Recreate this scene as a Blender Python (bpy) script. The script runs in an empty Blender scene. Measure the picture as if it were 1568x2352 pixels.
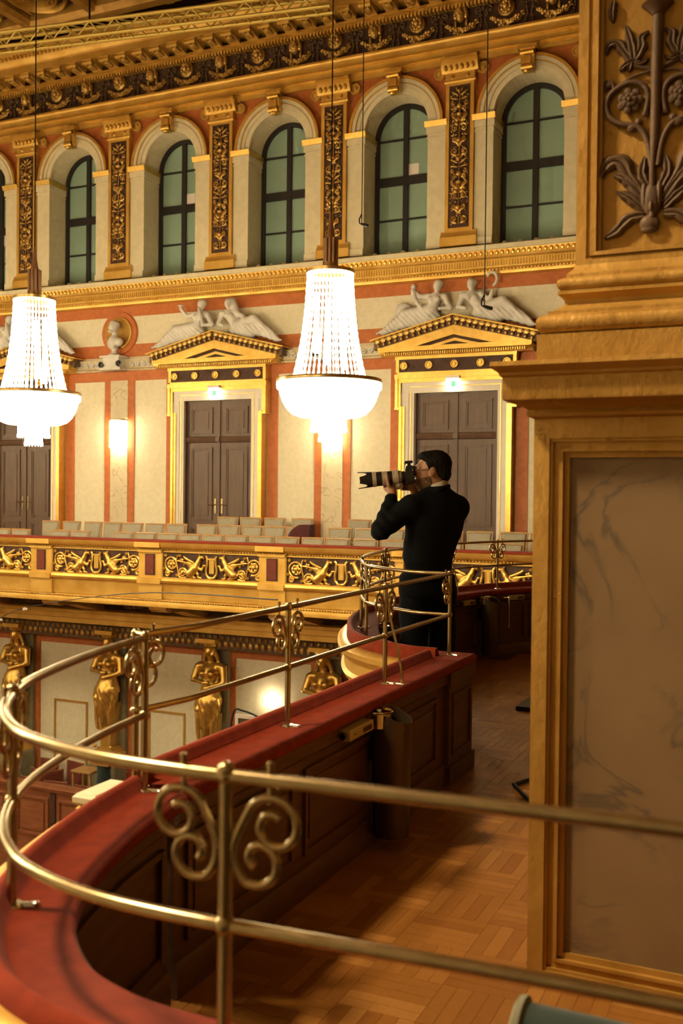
import bpy, math, random
import numpy as np
from math import sin, cos, pi, sqrt, atan, atan2, radians
from mathutils import Vector, Matrix
random.seed(7); np.random.seed(7)
scene = bpy.context.scene
COL = scene.collection

# ------------------------------------------------------------ camera, world, lights, exposure
F_PX = 2317.0
PSI = atan((1840 - 784) / F_PX); PITCH = atan(37 / F_PX); ROLL = 0.0106
f0 = Vector((-sin(PSI), cos(PSI), 0)); r0 = Vector((cos(PSI), sin(PSI), 0)); zz = Vector((0, 0, 1))
fw = f0 * cos(PITCH) - zz * sin(PITCH); up0 = zz * cos(PITCH) + f0 * sin(PITCH)
RT = r0 * cos(ROLL) + up0 * sin(ROLL); UP = up0 * cos(ROLL) - r0 * sin(ROLL)
cam = bpy.data.cameras.new('camera'); camo = bpy.data.objects.new('viewpoint', cam); COL.objects.link(camo)
m = Matrix((RT, UP, -fw)).transposed().to_4x4(); m.translation = Vector((0, 0, 1.5)); camo.matrix_world = m
cam.sensor_fit = 'VERTICAL'; cam.sensor_height = 36.0; cam.lens = F_PX * 36 / 2352
cam.clip_start = 0.05; cam.clip_end = 200
cam.dof.use_dof = True; cam.dof.focus_distance = 6.9; cam.dof.aperture_fstop = 4.0
scene.camera = camo
scene.view_settings.view_transform = 'Standard'; scene.view_settings.look = 'None'
scene.view_settings.gamma = 1.0; scene.view_settings.use_curve_mapping = False
scene.view_settings.exposure = 1.1
try:
    scene.cycles.use_denoising = True; scene.cycles.max_bounces = 6; scene.cycles.diffuse_bounces = 3; scene.cycles.use_adaptive_sampling = True; scene.cycles.adaptive_threshold = 0.06; scene.cycles.adaptive_min_samples = 12
    scene.cycles.glossy_bounces = 2; scene.cycles.transmission_bounces = 2; scene.cycles.caustics_reflective = False
    scene.cycles.caustics_refractive = False; scene.cycles.sample_clamp_indirect = 4.0
except Exception: pass
world = bpy.data.worlds.new('world'); scene.world = world; world.use_nodes = True
world.node_tree.nodes['Background'].inputs[0].default_value = (0.5, 0.33, 0.16, 1)
world.node_tree.nodes['Background'].inputs[1].default_value = 0.02
WARM = (1.0, 0.845, 0.53)
CH_STRAND = 7.0; CH_BOWL = 12.0          # chandelier brightness (crystal strands, bowl)

# ------------------------------------------------------------ helpers
class MB:
    def __init__(s): s.v = []; s.f = []
    def add(s, vs, fs):
        o = len(s.v); s.v.extend([tuple(p) for p in vs]); s.f.extend([tuple(i + o for i in f) for f in fs]); return s
    def box(s, x0, x1, y0, y1, z0, z1):
        if x0 > x1: x0, x1 = x1, x0
        if y0 > y1: y0, y1 = y1, y0
        if z0 > z1: z0, z1 = z1, z0
        return s.add([(x0,y0,z0),(x1,y0,z0),(x1,y1,z0),(x0,y1,z0),(x0,y0,z1),(x1,y0,z1),(x1,y1,z1),(x0,y1,z1)],
              [(0,3,2,1),(4,5,6,7),(0,1,5,4),(1,2,6,5),(2,3,7,6),(3,0,4,7)])
    def bbox(s, x0, x1, y0, y1, z0, z1, b):
        # box with a chamfer all round, seen face = -y side and top
        if x0 > x1: x0, x1 = x1, x0
        if y0 > y1: y0, y1 = y1, y0
        vs = []
        for (z, i) in ((z0, b), (z0 + b, 0), (z1 - b, 0), (z1, b)):
            vs += [(x0+i,y0+i,z),(x1-i,y0+i,z),(x1-i,y1-i,z),(x0+i,y1-i,z)]
        fs = [(3,2,1,0),(12,13,14,15)]
        for k in range(3):
            for j in range(4):
                a = 4*k + j; c = 4*k + (j+1) % 4; fs.append((a, c, c+4, a+4))
        return s.add(vs, fs)
    def prism(s, pts, ax, a, b):
        # polygon (u,v) extruded along axis: x -> (y,z), y -> (x,z), z -> (x,y)
        def mk(t, u, v): return (t,u,v) if ax == 'x' else ((u,t,v) if ax == 'y' else (u,v,t))
        n = len(pts)
        vs = [mk(a,u,v) for u,v in pts] + [mk(b,u,v) for u,v in pts]
        fs = [tuple(range(n-1,-1,-1)), tuple(range(n,2*n))] + [(i,(i+1)%n,n+(i+1)%n,n+i) for i in range(n)]
        return s.add(vs, fs)
    def lathe(s, prof, n=24, c=(0,0,0), a0=0.0, a1=2*pi, ax='z'):
        full = abs(a1 - a0 - 2*pi) < 1e-6; k = n if full else n + 1
        vs = []
        for r, z in prof:
            for i in range(k):
                t = a0 + (a1 - a0) * i / n
                p = (r*cos(t), r*sin(t), z)
                if ax == 'x': p = (p[2], p[0], p[1])
                if ax == 'y': p = (p[0], p[2], p[1])
                vs.append((c[0]+p[0], c[1]+p[1], c[2]+p[2]))
        fs = []
        for j in range(len(prof)-1):
            for i in range(n):
                i2 = (i+1) % k
                fs.append((j*k+i, j*k+i2, (j+1)*k+i2, (j+1)*k+i))
        return s.add(vs, fs)
    def tube(s, path, r, n=8, closed=False, caps=True):
        P = [Vector(p) for p in path]; m = len(P)
        R = r if isinstance(r, (list, tuple)) else [r]*m
        if closed: T = [(P[(i+1)%m]-P[i-1]).normalized() for i in range(m)]
        else: T = [(P[min(i+1,m-1)]-P[max(i-1,0)]).normalized() for i in range(m)]
        t = T[0]; u = t.cross(Vector((0,0,1)))
        if u.length < 0.1: u = t.cross(Vector((0,1,0)))
        u.normalize(); vs = []
        for i in range(m):
            u = (u - T[i]*u.dot(T[i])); u.normalize(); w = T[i].cross(u)
            for j in range(n):
                a = 2*pi*j/n; vs.append(P[i] + (u*cos(a) + w*sin(a))*R[i])
        fs = []
        for i in range(m if closed else m-1):
            i2 = (i+1) % m
            for j in range(n): fs.append((i*n+j, i*n+(j+1)%n, i2*n+(j+1)%n, i2*n+j))
        if caps and not closed: fs += [tuple(range(n-1,-1,-1)), tuple(range((m-1)*n, m*n))]
        return s.add(vs, fs)
    def ell(s, c, r, n=8, m=6, rot=None):
        if not isinstance(r, (tuple, list)): r = (r,r,r)
        vs = []; fs = []
        for j in range(1, m):
            ph = pi*j/m
            for i in range(n):
                t = 2*pi*i/n; vs.append(Vector((r[0]*sin(ph)*cos(t), r[1]*sin(ph)*sin(t), r[2]*cos(ph))))
        vs += [Vector((0,0,r[2])), Vector((0,0,-r[2]))]
        if rot is not None: vs = [rot @ p for p in vs]
        vs = [p + Vector(c) for p in vs]
        for j in range(m-2):
            for i in range(n): fs.append((j*n+i, (j+1)*n+i, (j+1)*n+(i+1)%n, j*n+(i+1)%n))
        T = (m-1)*n
        for i in range(n):
            fs.append((T, i, (i+1)%n)); fs.append((T+1, (m-2)*n+(i+1)%n, (m-2)*n+i))
        return s.add(vs, fs)
    def sweep(s, path, prof, closed_prof=True, caps=True):
        # plan path (x,y); profile (offset to the right-hand side of travel, z)
        P = [Vector((p[0],p[1],0)) for p in path]; m = len(P); k = len(prof); vs = []
        for i in range(m):
            a = (P[i]-P[i-1]).normalized() if i else None
            b = (P[i+1]-P[i]).normalized() if i < m-1 else None
            t = (a + b).normalized() if a is not None and b is not None else (a or b)
            nrm = Vector((t.y, -t.x, 0)); sc = 1.0
            if a is not None and b is not None: sc = 1/max(0.4, t.dot(b))
            for o, z in prof: q = P[i] + nrm*o*sc; vs.append((q.x, q.y, z))
        fs = []
        kk = k if closed_prof else k-1
        for i in range(m-1):
            for j in range(kk): fs.append((i*k+j, i*k+(j+1)%k, (i+1)*k+(j+1)%k, (i+1)*k+j))
        if caps and closed_prof: fs += [tuple(range(k-1,-1,-1)), tuple(range((m-1)*k, m*k))]
        return s.add(vs, fs)
    def frame(s, x0, x1, z0, z1, w, y0, y1):
        # rectangular frame in the x-z plane, mitre-free and without overlaps
        if x0 > x1: x0, x1 = x1, x0
        s.box(x0,x0+w,y0,y1,z0,z1); s.box(x1-w,x1,y0,y1,z0,z1); s.box(x0+w,x1-w,y0,y1,z0,z0+w); return s.box(x0+w,x1-w,y0,y1,z1-w,z1)
    def mesh(s, name, smooth=35, off=None):
        me = bpy.data.meshes.new(name)
        v = s.v if off is None else [(p[0]-off[0], p[1]-off[1], p[2]-off[2]) for p in s.v]
        me.from_pydata(v, [], s.f)
        if smooth:
            me.polygons.foreach_set('use_smooth', [True]*len(me.polygons))
            me.set_sharp_from_angle(angle=radians(smooth))
        me.update(); return me
    def obj(s, name, mat, parent=None, smooth=35, wc=False):
        off = None
        if wc and parent is not None: off = parent.matrix_basis.translation if parent.parent is None else parent.parent.matrix_basis.translation + parent.matrix_basis.translation
        me = s.mesh(name, smooth, off); return link(name, me, mat, parent)

def link(name, me, mat, parent=None):
    if mat is not None and len(me.materials) == 0: me.materials.append(mat)
    o = bpy.data.objects.new(name, me); COL.objects.link(o)
    if parent is not None: o.parent = parent
    return o
def tag(o, label=None, cat=None, group=None, kind=None):
    if label: o['label'] = label
    if cat: o['category'] = cat
    if group: o['group'] = group
    if kind: o['kind'] = kind
    return o
def thing(name, label, cat, loc=(0,0,0), rz=0.0, group=None):
    o = bpy.data.objects.new(name, None); COL.objects.link(o); o.empty_display_size = 0.1
    o.location = loc; o.rotation_euler = (0,0,rz); return tag(o, label, cat, group)
def struct(name, loc=(0,0,0)):
    o = bpy.data.objects.new(name, None); COL.objects.link(o); o.location = loc; o['kind'] = 'structure'; return o
def dup(o, loc=None, label=None, parent=None, rz=None):
    c = o.copy(); COL.objects.link(c); c.parent = parent
    if parent is not None: c.matrix_parent_inverse = Matrix()
    if loc is not None: c.location = loc
    if rz is not None: c.rotation_euler = (0,0,rz)
    if label: c['label'] = label
    for ch in [x for x in KIDS.get(o.name, o.children)]:
        dup(ch, parent=c)
    return c
KIDS = {}
def spline(pts, n=8, closed=False):
    P = [Vector(p if len(p) == 3 else (p[0],p[1],0)) for p in pts]; m = len(P); out = []
    rng = range(m if closed else m-1)
    for i in rng:
        if closed: a,b,c,d = P[i-1],P[i],P[(i+1)%m],P[(i+2)%m]
        else: a,b,c,d = P[max(i-1,0)],P[i],P[i+1],P[min(i+2,m-1)]
        for k in range(n):
            t = k/n; out.append(0.5*((2*b)+(c-a)*t+(2*a-5*b+4*c-d)*t*t+(3*b-a-3*c+d)*t*t*t))
    if not closed: out.append(P[-1])
    return out
def spiral(c, r0_, r1, a0, a1, n=20):
    # points in a plane (u,v)
    return [(c[0]+(r0_+(r1-r0_)*i/n)*cos(a0+(a1-a0)*i/n), c[1]+(r0_+(r1-r0_)*i/n)*sin(a0+(a1-a0)*i/n)) for i in range(n+1)]

# ------------------------------------------------------------ implicit surfaces (bodies, statues, beasts)
def sdf_mesh(name, prims, h=0.01, k=0.03, disp=None, off=(0,0,0)):
    """prims: ('c',a,b,ra,rb[,k]) tapered capsule, ('e',c,r,R|None[,k]) ellipsoid, ('s',...) as 'e' but carved away"""
    lo = np.array([1e9]*3); hi = -lo
    for p in prims:
        if p[0] == 'c':
            for q, r in ((p[1],p[3]),(p[2],p[4])): lo = np.minimum(lo, np.array(q)-r); hi = np.maximum(hi, np.array(q)+r)
        elif p[0] == 'e':
            r = max(p[2]); lo = np.minimum(lo, np.array(p[1])-r); hi = np.maximum(hi, np.array(p[1])+r)
    lo = lo - 4*h; hi = hi + 4*h
    n = np.ceil((hi-lo)/h).astype(int)+1
    D = np.full(n, 0.5, dtype=np.float32)
    ax = [lo[i]+h*np.arange(n[i]) for i in range(3)]
    for p in prims:
        kk = (p[5] if p[0] == 'c' and len(p) > 5 else p[4] if p[0] in 'es' and len(p) > 4 else k)
        if p[0] == 'c':
            a = np.array(p[1],float); b = np.array(p[2],float); rm = max(p[3],p[4]); l_ = np.minimum(a,b)-rm; h_ = np.maximum(a,b)+rm
        else:
            c = np.array(p[1],float); rr = np.array(p[2],float); rm = rr.max(); l_ = c-rm; h_ = c+rm
        mg = kk + 3*h
        i0 = np.maximum(0, np.floor((l_-mg-lo)/h).astype(int)); i1 = np.minimum(n, np.ceil((h_+mg-lo)/h).astype(int)+1)
        X, Y, Z = np.meshgrid(*[ax[i][i0[i]:i1[i]] for i in range(3)], indexing='ij')
        if p[0] == 'c':
            ba = b-a; L = max(ba@ba, 1e-9)
            t = np.clip(((X-a[0])*ba[0]+(Y-a[1])*ba[1]+(Z-a[2])*ba[2])/L, 0, 1)
            d = np.sqrt((X-a[0]-t*ba[0])**2+(Y-a[1]-t*ba[1])**2+(Z-a[2]-t*ba[2])**2) - (p[3]+(p[4]-p[3])*t)
        else:
            q = np.stack([X-c[0],Y-c[1],Z-c[2]], -1)
            if p[3] is not None: q = q @ np.array(p[3])          # rows = world, columns = local axes
            k0 = np.sqrt(((q/rr)**2).sum(-1)); k1 = np.sqrt(((q/(rr*rr))**2).sum(-1))+1e-9
            d = k0*(k0-1)/k1
        S = D[i0[0]:i1[0], i0[1]:i1[1], i0[2]:i1[2]]
        if p[0] == 's':
            d = -d; hh = np.maximum(kk-np.abs(S-d),0)/kk; S[...] = np.maximum(S,d)+hh*hh*kk/4
        else:
            hh = np.maximum(kk-np.abs(S-d),0)/kk; S[...] = np.minimum(S,d)-hh*hh*kk/4
    if disp is not None:
        X, Y, Z = np.meshgrid(*ax, indexing='ij'); D = D + disp(X,Y,Z).astype(np.float32)
    # surface nets
    s = D < 0
    c8 = [s[i:n[0]-1+i, j:n[1]-1+j, l:n[2]-1+l] for i in (0,1) for j in (0,1) for l in (0,1)]
    cnt = sum(x.astype(np.int8) for x in c8); act = (cnt > 0) & (cnt < 8)
    idx = np.full(act.shape, -1, dtype=np.int64); cells = np.argwhere(act); idx[act] = np.arange(len(cells))
    acc = np.zeros((len(cells),3)); num = np.zeros(len(cells))
    corners = [(i,j,l) for i in (0,1) for j in (0,1) for l in (0,1)]
    for A in corners:
        for axx in range(3):
            if A[axx] == 1: continue
            B = list(A); B[axx] = 1
            da = D[cells[:,0]+A[0],cells[:,1]+A[1],cells[:,2]+A[2]]; db = D[cells[:,0]+B[0],cells[:,1]+B[1],cells[:,2]+B[2]]
            cr = (da < 0) != (db < 0); t = np.where(cr, da/np.where(cr, da-db, 1), 0)
            pt = np.array(A,float)[None,:].repeat(len(cells),0); pt[:,axx] += t
            acc[cr] += pt[cr]; num[cr] += 1
    V = lo + h*(cells + acc/np.maximum(num,1)[:,None]) - np.array(off)
    F = []
    for axx in range(3):
        u, w = [(1,2),(2,0),(0,1)][axx]
        sl0 = [slice(None)]*3; sl1 = [slice(None)]*3; sl0[axx] = slice(0,-1); sl1[axx] = slice(1,None)
        a = s[tuple(sl0)]; b = s[tuple(sl1)]; e = np.argwhere(a != b)
        ok = (e[:,u] > 0) & (e[:,w] > 0) & (e[:,u] < n[u]-1) & (e[:,w] < n[w]-1); e = e[ok]
        ins = a[e[:,0],e[:,1],e[:,2]]
        def g(du, dw):
            q = e.copy(); q[:,u] -= du; q[:,w] -= dw; return idx[q[:,0],q[:,1],q[:,2]]
        Q = np.stack([g(1,1), g(0,1), g(0,0), g(1,0)], 1); Q[~ins] = Q[~ins][:, ::-1]; F.append(Q)
    F = np.concatenate(F); F = F[(F >= 0).all(1)]
    me = bpy.data.meshes.new(name)
    me.from_pydata(V.tolist(), [], F.tolist()); me.polygons.foreach_set('use_smooth', [True]*len(me.polygons)); me.update()
    return me

# ------------------------------------------------------------ procedural materials
MATS = {}
def mat(name, col, rough=0.5, metal=0.0, col2=None, scale=6.0, detail=4.0, bump=0.0, bscale=40.0, emit=None, es=0.0, sheen=0.0, spec=None, stretch=None, lo=0.35, hi=0.65, coat=0.0):
    M = bpy.data.materials.new(name); M.use_nodes = True; nt = M.node_tree; b = nt.nodes['Principled BSDF']
    b.inputs['Base Color'].default_value = (*col, 1); b.inputs['Roughness'].default_value = rough; b.inputs['Metallic'].default_value = metal
    if spec is not None: b.inputs['Specular IOR Level'].default_value = spec
    if sheen: b.inputs['Sheen Weight'].default_value = sheen; b.inputs['Sheen Roughness'].default_value = 0.4
    if coat: b.inputs['Coat Weight'].default_value = coat; b.inputs['Coat Roughness'].default_value = 0.15
    tc = nt.nodes.new('ShaderNodeTexCoord'); src = tc.outputs['Object']
    if stretch:
        mp = nt.nodes.new('ShaderNodeMapping'); mp.inputs['Scale'].default_value = stretch; nt.links.new(src, mp.inputs[0]); src = mp.outputs[0]
    if col2 is not None:
        nz = nt.nodes.new('ShaderNodeTexNoise'); nz.inputs['Scale'].default_value = scale; nz.inputs['Detail'].default_value = detail
        nt.links.new(src, nz.inputs['Vector'])
        rp = nt.nodes.new('ShaderNodeValToRGB'); rp.color_ramp.elements[0].position = lo; rp.color_ramp.elements[1].position = hi
        rp.color_ramp.elements[0].color = (*col, 1); rp.color_ramp.elements[1].color = (*col2, 1)
        nt.links.new(nz.outputs[0], rp.inputs[0]); nt.links.new(rp.outputs[0], b.inputs['Base Color'])
    if bump:
        n2 = nt.nodes.new('ShaderNodeTexNoise'); n2.inputs['Scale'].default_value = bscale; n2.inputs['Detail'].default_value = 5
        nt.links.new(src, n2.inputs['Vector']); bp = nt.nodes.new('ShaderNodeBump'); bp.inputs['Strength'].default_value = bump; bp.inputs['Distance'].default_value = 0.02
        nt.links.new(n2.outputs[0], bp.inputs['Height']); nt.links.new(bp.outputs[0], b.inputs['Normal'])
    if emit: b.inputs['Emission Color'].default_value = (*emit, 1); b.inputs['Emission Strength'].default_value = es
    MATS[name] = M; return M
def marble(name, base, base2, vein, scale=1.6, rough=0.35, vw=0.03, loc=(0,0,0)):
    M = mat(name, base, rough, 0, base2, 3.0); nt = M.node_tree; b = nt.nodes['Principled BSDF']
    tc = nt.nodes['Texture Coordinate']
    mp = nt.nodes.new('ShaderNodeMapping'); mp.inputs['Location'].default_value = loc; nt.links.new(tc.outputs['Object'], mp.inputs[0])
    nz = nt.nodes.new('ShaderNodeTexNoise'); nz.inputs['Scale'].default_value = scale; nz.inputs['Detail'].default_value = 8; nz.inputs['Distortion'].default_value = 1.2
    nt.links.new(mp.outputs[0], nz.inputs['Vector'])
    s = nt.nodes.new('ShaderNodeMath'); s.operation = 'SUBTRACT'; s.inputs[1].default_value = 0.5; nt.links.new(nz.outputs[0], s.inputs[0])
    a = nt.nodes.new('ShaderNodeMath'); a.operation = 'ABSOLUTE'; nt.links.new(s.outputs[0], a.inputs[0])
    r = nt.nodes.new('ShaderNodeMapRange'); r.inputs['From Min'].default_value = 0; r.inputs['From Max'].default_value = vw; r.inputs['To Min'].default_value = 1; r.inputs['To Max'].default_value = 0
    nt.links.new(a.outputs[0], r.inputs[0])
    n3 = nt.nodes.new('ShaderNodeTexNoise'); n3.inputs['Scale'].default_value = scale*1.3; nt.links.new(mp.outputs[0], n3.inputs['Vector'])
    r3 = nt.nodes.new('ShaderNodeMapRange'); r3.inputs['From Min'].default_value = 0.36; r3.inputs['From Max'].default_value = 0.56; nt.links.new(n3.outputs[0], r3.inputs[0])
    mu = nt.nodes.new('ShaderNodeMath'); mu.operation = 'MULTIPLY'; nt.links.new(r.outputs[0], mu.inputs[0]); nt.links.new(r3.outputs[0], mu.inputs[1])
    mx = nt.nodes.new('ShaderNodeMix'); mx.data_type = 'RGBA'; nt.links.new(mu.outputs[0], mx.inputs[0])
    old = b.inputs['Base Color'].links[0].from_socket; nt.links.new(old, mx.inputs[6]); mx.inputs[7].default_value = (*vein, 1)
    nt.links.new(mx.outputs[2], b.inputs['Base Color']); return M
gold = mat('gilded_plaster', (0.66,0.37,0.065), 0.42, 0.55, (0.80,0.50,0.12), 3.0, bump=0.08, bscale=30)
gold2 = mat('polished_gilding', (0.82,0.53,0.14), 0.3, 0.75, (0.72,0.42,0.085), 9.0, bump=0.15, bscale=60)
goldold = mat('worn_gilding', (0.47,0.245,0.04), 0.5, 0.35, (0.60,0.34,0.075), 4.0, detail=6, bump=0.22, bscale=25, stretch=(1,1,0.6))
bronze = mat('bronze_relief', (0.135,0.075,0.034), 0.6, 0.25, (0.18,0.105,0.05), 12.0, bump=0.3, bscale=60)
reliefgold = mat('antique_gold_relief', (0.70,0.45,0.13), 0.35, 0.65, (0.38,0.20,0.045), 8.0, bump=0.2, bscale=70)
darkback = mat('dark_brown_ground', (0.055,0.022,0.010), 0.7, 0, (0.09,0.035,0.016), 10.0)
cream = mat('cream_plaster', (0.78,0.695,0.50), 0.75, 0, (0.72,0.63,0.44), 14.0, bump=0.08, bscale=90)
beige = mat('beige_stone', (0.77,0.67,0.45), 0.65, 0, (0.70,0.60,0.39), 8.0)
whitewood = mat('white_painted_wood', (0.80,0.72,0.62), 0.5, 0, (0.76,0.67,0.57), 6.0)
terracotta = mat('terracotta_paint', (0.54,0.155,0.032), 0.6, 0, (0.46,0.122,0.025), 12.0)
stone = mat('white_marble', (0.72,0.68,0.62), 0.55, 0, (0.62,0.575,0.51), 5.0, bump=0.05, bscale=40)
ymarble = marble('yellow_veined_marble', (0.66,0.54,0.34), (0.60,0.49,0.32), (0.42,0.30,0.16), 3.0)
gmarble = marble('grey_green_marble', (0.30,0.25,0.14), (0.22,0.185,0.11), (0.14,0.12,0.07), 4.0)
pmarble = marble('brown_scagliola', (0.30,0.19,0.09), (0.25,0.155,0.075), (0.15,0.105,0.062), 2.6, 0.5, 0.026, (3.1,0.4,1.7))
doorwood = mat('brown_door_wood', (0.135,0.072,0.042), 0.45, 0, (0.10,0.052,0.03), 3.0, stretch=(6,6,0.6))
blackframe = mat('black_window_wood', (0.018,0.014,0.014), 0.5)
pane = mat('green_blind_glass', (0.27,0.39,0.31), 0.22, 0, (0.30,0.43,0.345), 1.2, spec=0.5)
velvet = mat('red_velvet', (0.28,0.036,0.011), 0.85, 0, (0.22,0.027,0.009), 18.0, sheen=0.05, bump=0.1, bscale=200, spec=0.15)
velvetdark = mat('maroon_cloth', (0.075,0.012,0.014), 0.9, sheen=0.2)
darkwood = mat('dark_panelling_wood', (0.125,0.058,0.027), 0.42, 0, (0.085,0.036,0.017), 4.0, stretch=(1,1,7))
brass = mat('brushed_brass', (0.46,0.36,0.20), 0.26, 0.95, (0.39,0.30,0.155), 22.0)
greyfab = mat('grey_seat_fabric', (0.40,0.345,0.255), 0.9, 0, (0.31,0.27,0.19), 40.0, sheen=0.2)
beech = mat('honey_chair_wood', (0.50,0.27,0.085), 0.4, 0, (0.42,0.21,0.06), 8.0)
redseat = mat('red_seat_fabric', (0.19,0.034,0.018), 0.8, 0, (0.15,0.027,0.014), 30.0)
redwood = mat('reddish_loge_wood', (0.33,0.12,0.05), 0.5, 0, (0.27,0.09,0.035), 4.0, stretch=(1,1,6))
teal = mat('teal_velvet', (0.022,0.040,0.034), 0.9, 0, (0.038,0.058,0.046), 9.0, sheen=0.25)
piping = mat('pale_braid', (0.24,0.23,0.15), 0.9)
black = mat('black_metal', (0.012,0.012,0.014), 0.4, 0.2)
blackrub = mat('black_rubber', (0.02,0.02,0.022), 0.55)
chrome = mat('polished_steel', (0.75,0.73,0.68), 0.15, 1.0)
binmetal = mat('dull_bronze_bin', (0.10,0.062,0.03), 0.35, 0.6, (0.065,0.04,0.02), 7.0, stretch=(1,1,0.4))
bulb = mat('lit_opal_glass', (1,0.9,0.75), 0.4, emit=(1,0.83,0.55), es=14.0)
# ============================================================ SETTING: far wall, ceiling, floors
BAY = 2.4735
def XP(j): return -10.60 + BAY*(j-3)          # pilaster / door axes
XL, XR = -26.0, 5.8
wall = struct('wall_far')
MB().box(XL,XR,17.4,17.7,-6.2,5.6).obj('lower_wall', cream, wall)
# upper wall with arched openings, terracotta spandrels
u = MB(); R_, ZS, ZT, ZB = 0.625, 8.27, 9.8, 5.6
edges = [XL]
for j in range(-1, 8):
    c = XP(j)+1.235
    u.add([(edges[-1],17.42,ZB),(c-R_,17.42,ZB),(c-R_,17.42,ZT),(edges[-1],17.42,ZT)], [(0,1,2,3)])
    n = 20
    for i in range(n):
        xa = c-R_+2*R_*i/n; xb = c-R_+2*R_*(i+1)/n
        za = ZS+sqrt(max(0,R_*R_-(xa-c)**2)); zb = ZS+sqrt(max(0,R_*R_-(xb-c)**2))
        u.add([(xa,17.42,za),(xb,17.42,zb),(xb,17.42,ZT),(xa,17.42,ZT)], [(0,1,2,3)])
    u.add([(c-R_,17.42,ZB),(c+R_,17.42,ZB),(c+R_,17.42,5.99),(c-R_,17.42,5.99)], [(0,1,2,3)])
    edges.append(c+R_)
u.add([(edges[-1],17.42,ZB),(XR,17.42,ZB),(XR,17.42,ZT),(edges[-1],17.42,ZT)], [(0,1,2,3)])
u.box(XL,XR,18.1,18.2,5.6,9.8)
u.obj('spandrel_wall', terracotta, wall, smooth=0)
MB().box(XL,XR,17.4,17.7,9.8,11.4).obj('upper_wall', gold, wall)
# painted terracotta bands on the lower wall
b = MB()
b.box(XL,XR,17.385,17.41,5.2,5.5); b.box(XL,XR,17.385,17.41,4.36,4.62); b.box(XL,XR,17.38,17.41,3.86,4.06)
for j in range(-2,8):
    x = XP(j)
    if j % 2 == 0:
        for s in (-1,1):
            b.box(x+s*0.22,x+s*0.38,17.38,17.41,-0.1,3.86); b.box(x+s*1.18,x+s*1.40,17.38,17.41,-0.1,3.86)
b.obj('terracotta_band', terracotta, wall, smooth=0)
ms = MB()
for j in range(-2,8,2): ms.box(XP(j)-0.22,XP(j)+0.22,17.37,17.41,-0.1,3.87)
ms.obj('marble_strip', ymarble, wall, smooth=0)
# lower wall beneath the balcony
b = MB(); g = MB()
b.box(XL,XR,17.37,17.41,-1.75,-1.55)
for j in range(-2,8):
    x = XP(j); b.box(x+0.28,x+0.40,17.37,17.41,-5.2,-1.75); b.box(x-0.40,x-0.28,17.37,17.41,-5.2,-1.75)
    g.box(x-0.28,x+0.28,17.28,17.41,-5.2,-1.5)
b.obj('dado_band', terracotta, wall, smooth=0); g.obj('marble_pier', gmarble, wall, smooth=0)
d = MB()
for j in range(-2,8):
    c = XP(j)+1.237
    for (x0,x1,z0,z1) in ((c-0.45,c-0.41,-5.0,-3.02),(c+0.41,c+0.45,-5.0,-3.02),(c-0.45,c+0.45,-3.02,-2.98)): d.box(x0,x1,17.375,17.41,z0,z1)
d.obj('door_outline', goldold, wall, smooth=0)

# window module, built once and copied
WN = struct('window_1', (XP(0)+1.235,17.4,5.985))
s = MB()
for sg in (-1,1):
    xi, xo = sg*0.625, sg*0.965
    s.box(xi,xo,-0.06,0.02,0.13,2.07); s.box(xi,xo+sg*0.02,-0.09,0.02,0,0.13)
    s.add([(xi,0.02,0),(xi,0.5,0),(xi,0.5,2.285),(xi,0.02,2.285)], [(0,1,2,3) if sg>0 else (3,2,1,0)])
n = 24
def ring(mb, ra, rb, ya, yb):
    # half ring between radii ra..rb with front at ya, back at yb
    for i in range(n):
        a, c_ = pi*i/n, pi*(i+1)/n
        P = lambda r,t,y: (r*cos(t), y, 2.285+r*sin(t))
        mb.add([P(ra,a,ya),P(rb,a,ya),P(rb,c_,ya),P(ra,c_,ya),P(ra,a,yb),P(rb,a,yb),P(rb,c_,yb),P(ra,c_,yb)],
               [(0,3,2,1),(0,4,7,3),(1,2,6,5)])
ring(s,0.625,0.72,-0.05,0.5); ring(s,0.72,0.80,-0.075,0.02); ring(s,0.80,0.875,-0.095,0.02)
s.obj('stone_surround', beige, WN, smooth=30)
s = MB(); ring(s,0.875,0.925,-0.115,0.02); ring(s,0.795,0.807,-0.1,0.0); s.obj('gilt_arch_moulding', gold2, WN, smooth=30)
for sg in (-1,1):
    s = MB(); s.box(sg*0.60,sg*0.99,-0.09,0.5,2.07,2.19); s.box(sg*0.612,sg*0.975,-0.075,0.5,2.0,2.03); ip = s.obj('impost', beige, WN)
    MB().prism([(-0.11,2.19),(-0.14,2.285),(0.5,2.285),(0.5,2.19)],'x',min(sg*0.58,sg*1.0),max(sg*0.58,sg*1.0)).obj('gilt_edge', gold2, ip)
ks = MB()
ks.prism([(-0.105,2.90),(0.105,2.90),(0.13,3.25),(-0.13,3.25)],'y',-0.2,0.0); ks.box(-0.17,0.17,-0.24,0,3.25,3.31)
ks.lathe([(0.055,-0.1),(0.055,0.1)],12,(0,-0.2,2.93),ax='x'); ks.lathe([(0.045,-0.12),(0.045,0.12)],12,(0,-0.22,3.18),ax='x')
ks.box(-0.07,0.07,-0.235,-0.18,2.98,3.12); ks.ell((0,-0.21,2.86),(0.06,0.05,0.04)); ks.obj('keystone', gold2, WN)
for sg in (-1,1):
    MB().lathe([(0.0,-0.07),(0.03,-0.07),(0.05,-0.03),(0.07,-0.03),(0.08,-0.05),(0.10,-0.05),(0.11,-0.0)],16,(sg*0.83,0.0,3.13),ax='y').obj('roundel', gold, WN)
s = MB(); s.box(-0.62,-0.17,-0.03,0.02,3.285,3.345); s.box(0.17,0.62,-0.03,0.02,3.285,3.345); s.obj('pale_fillet', beige, WN, smooth=0)
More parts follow.
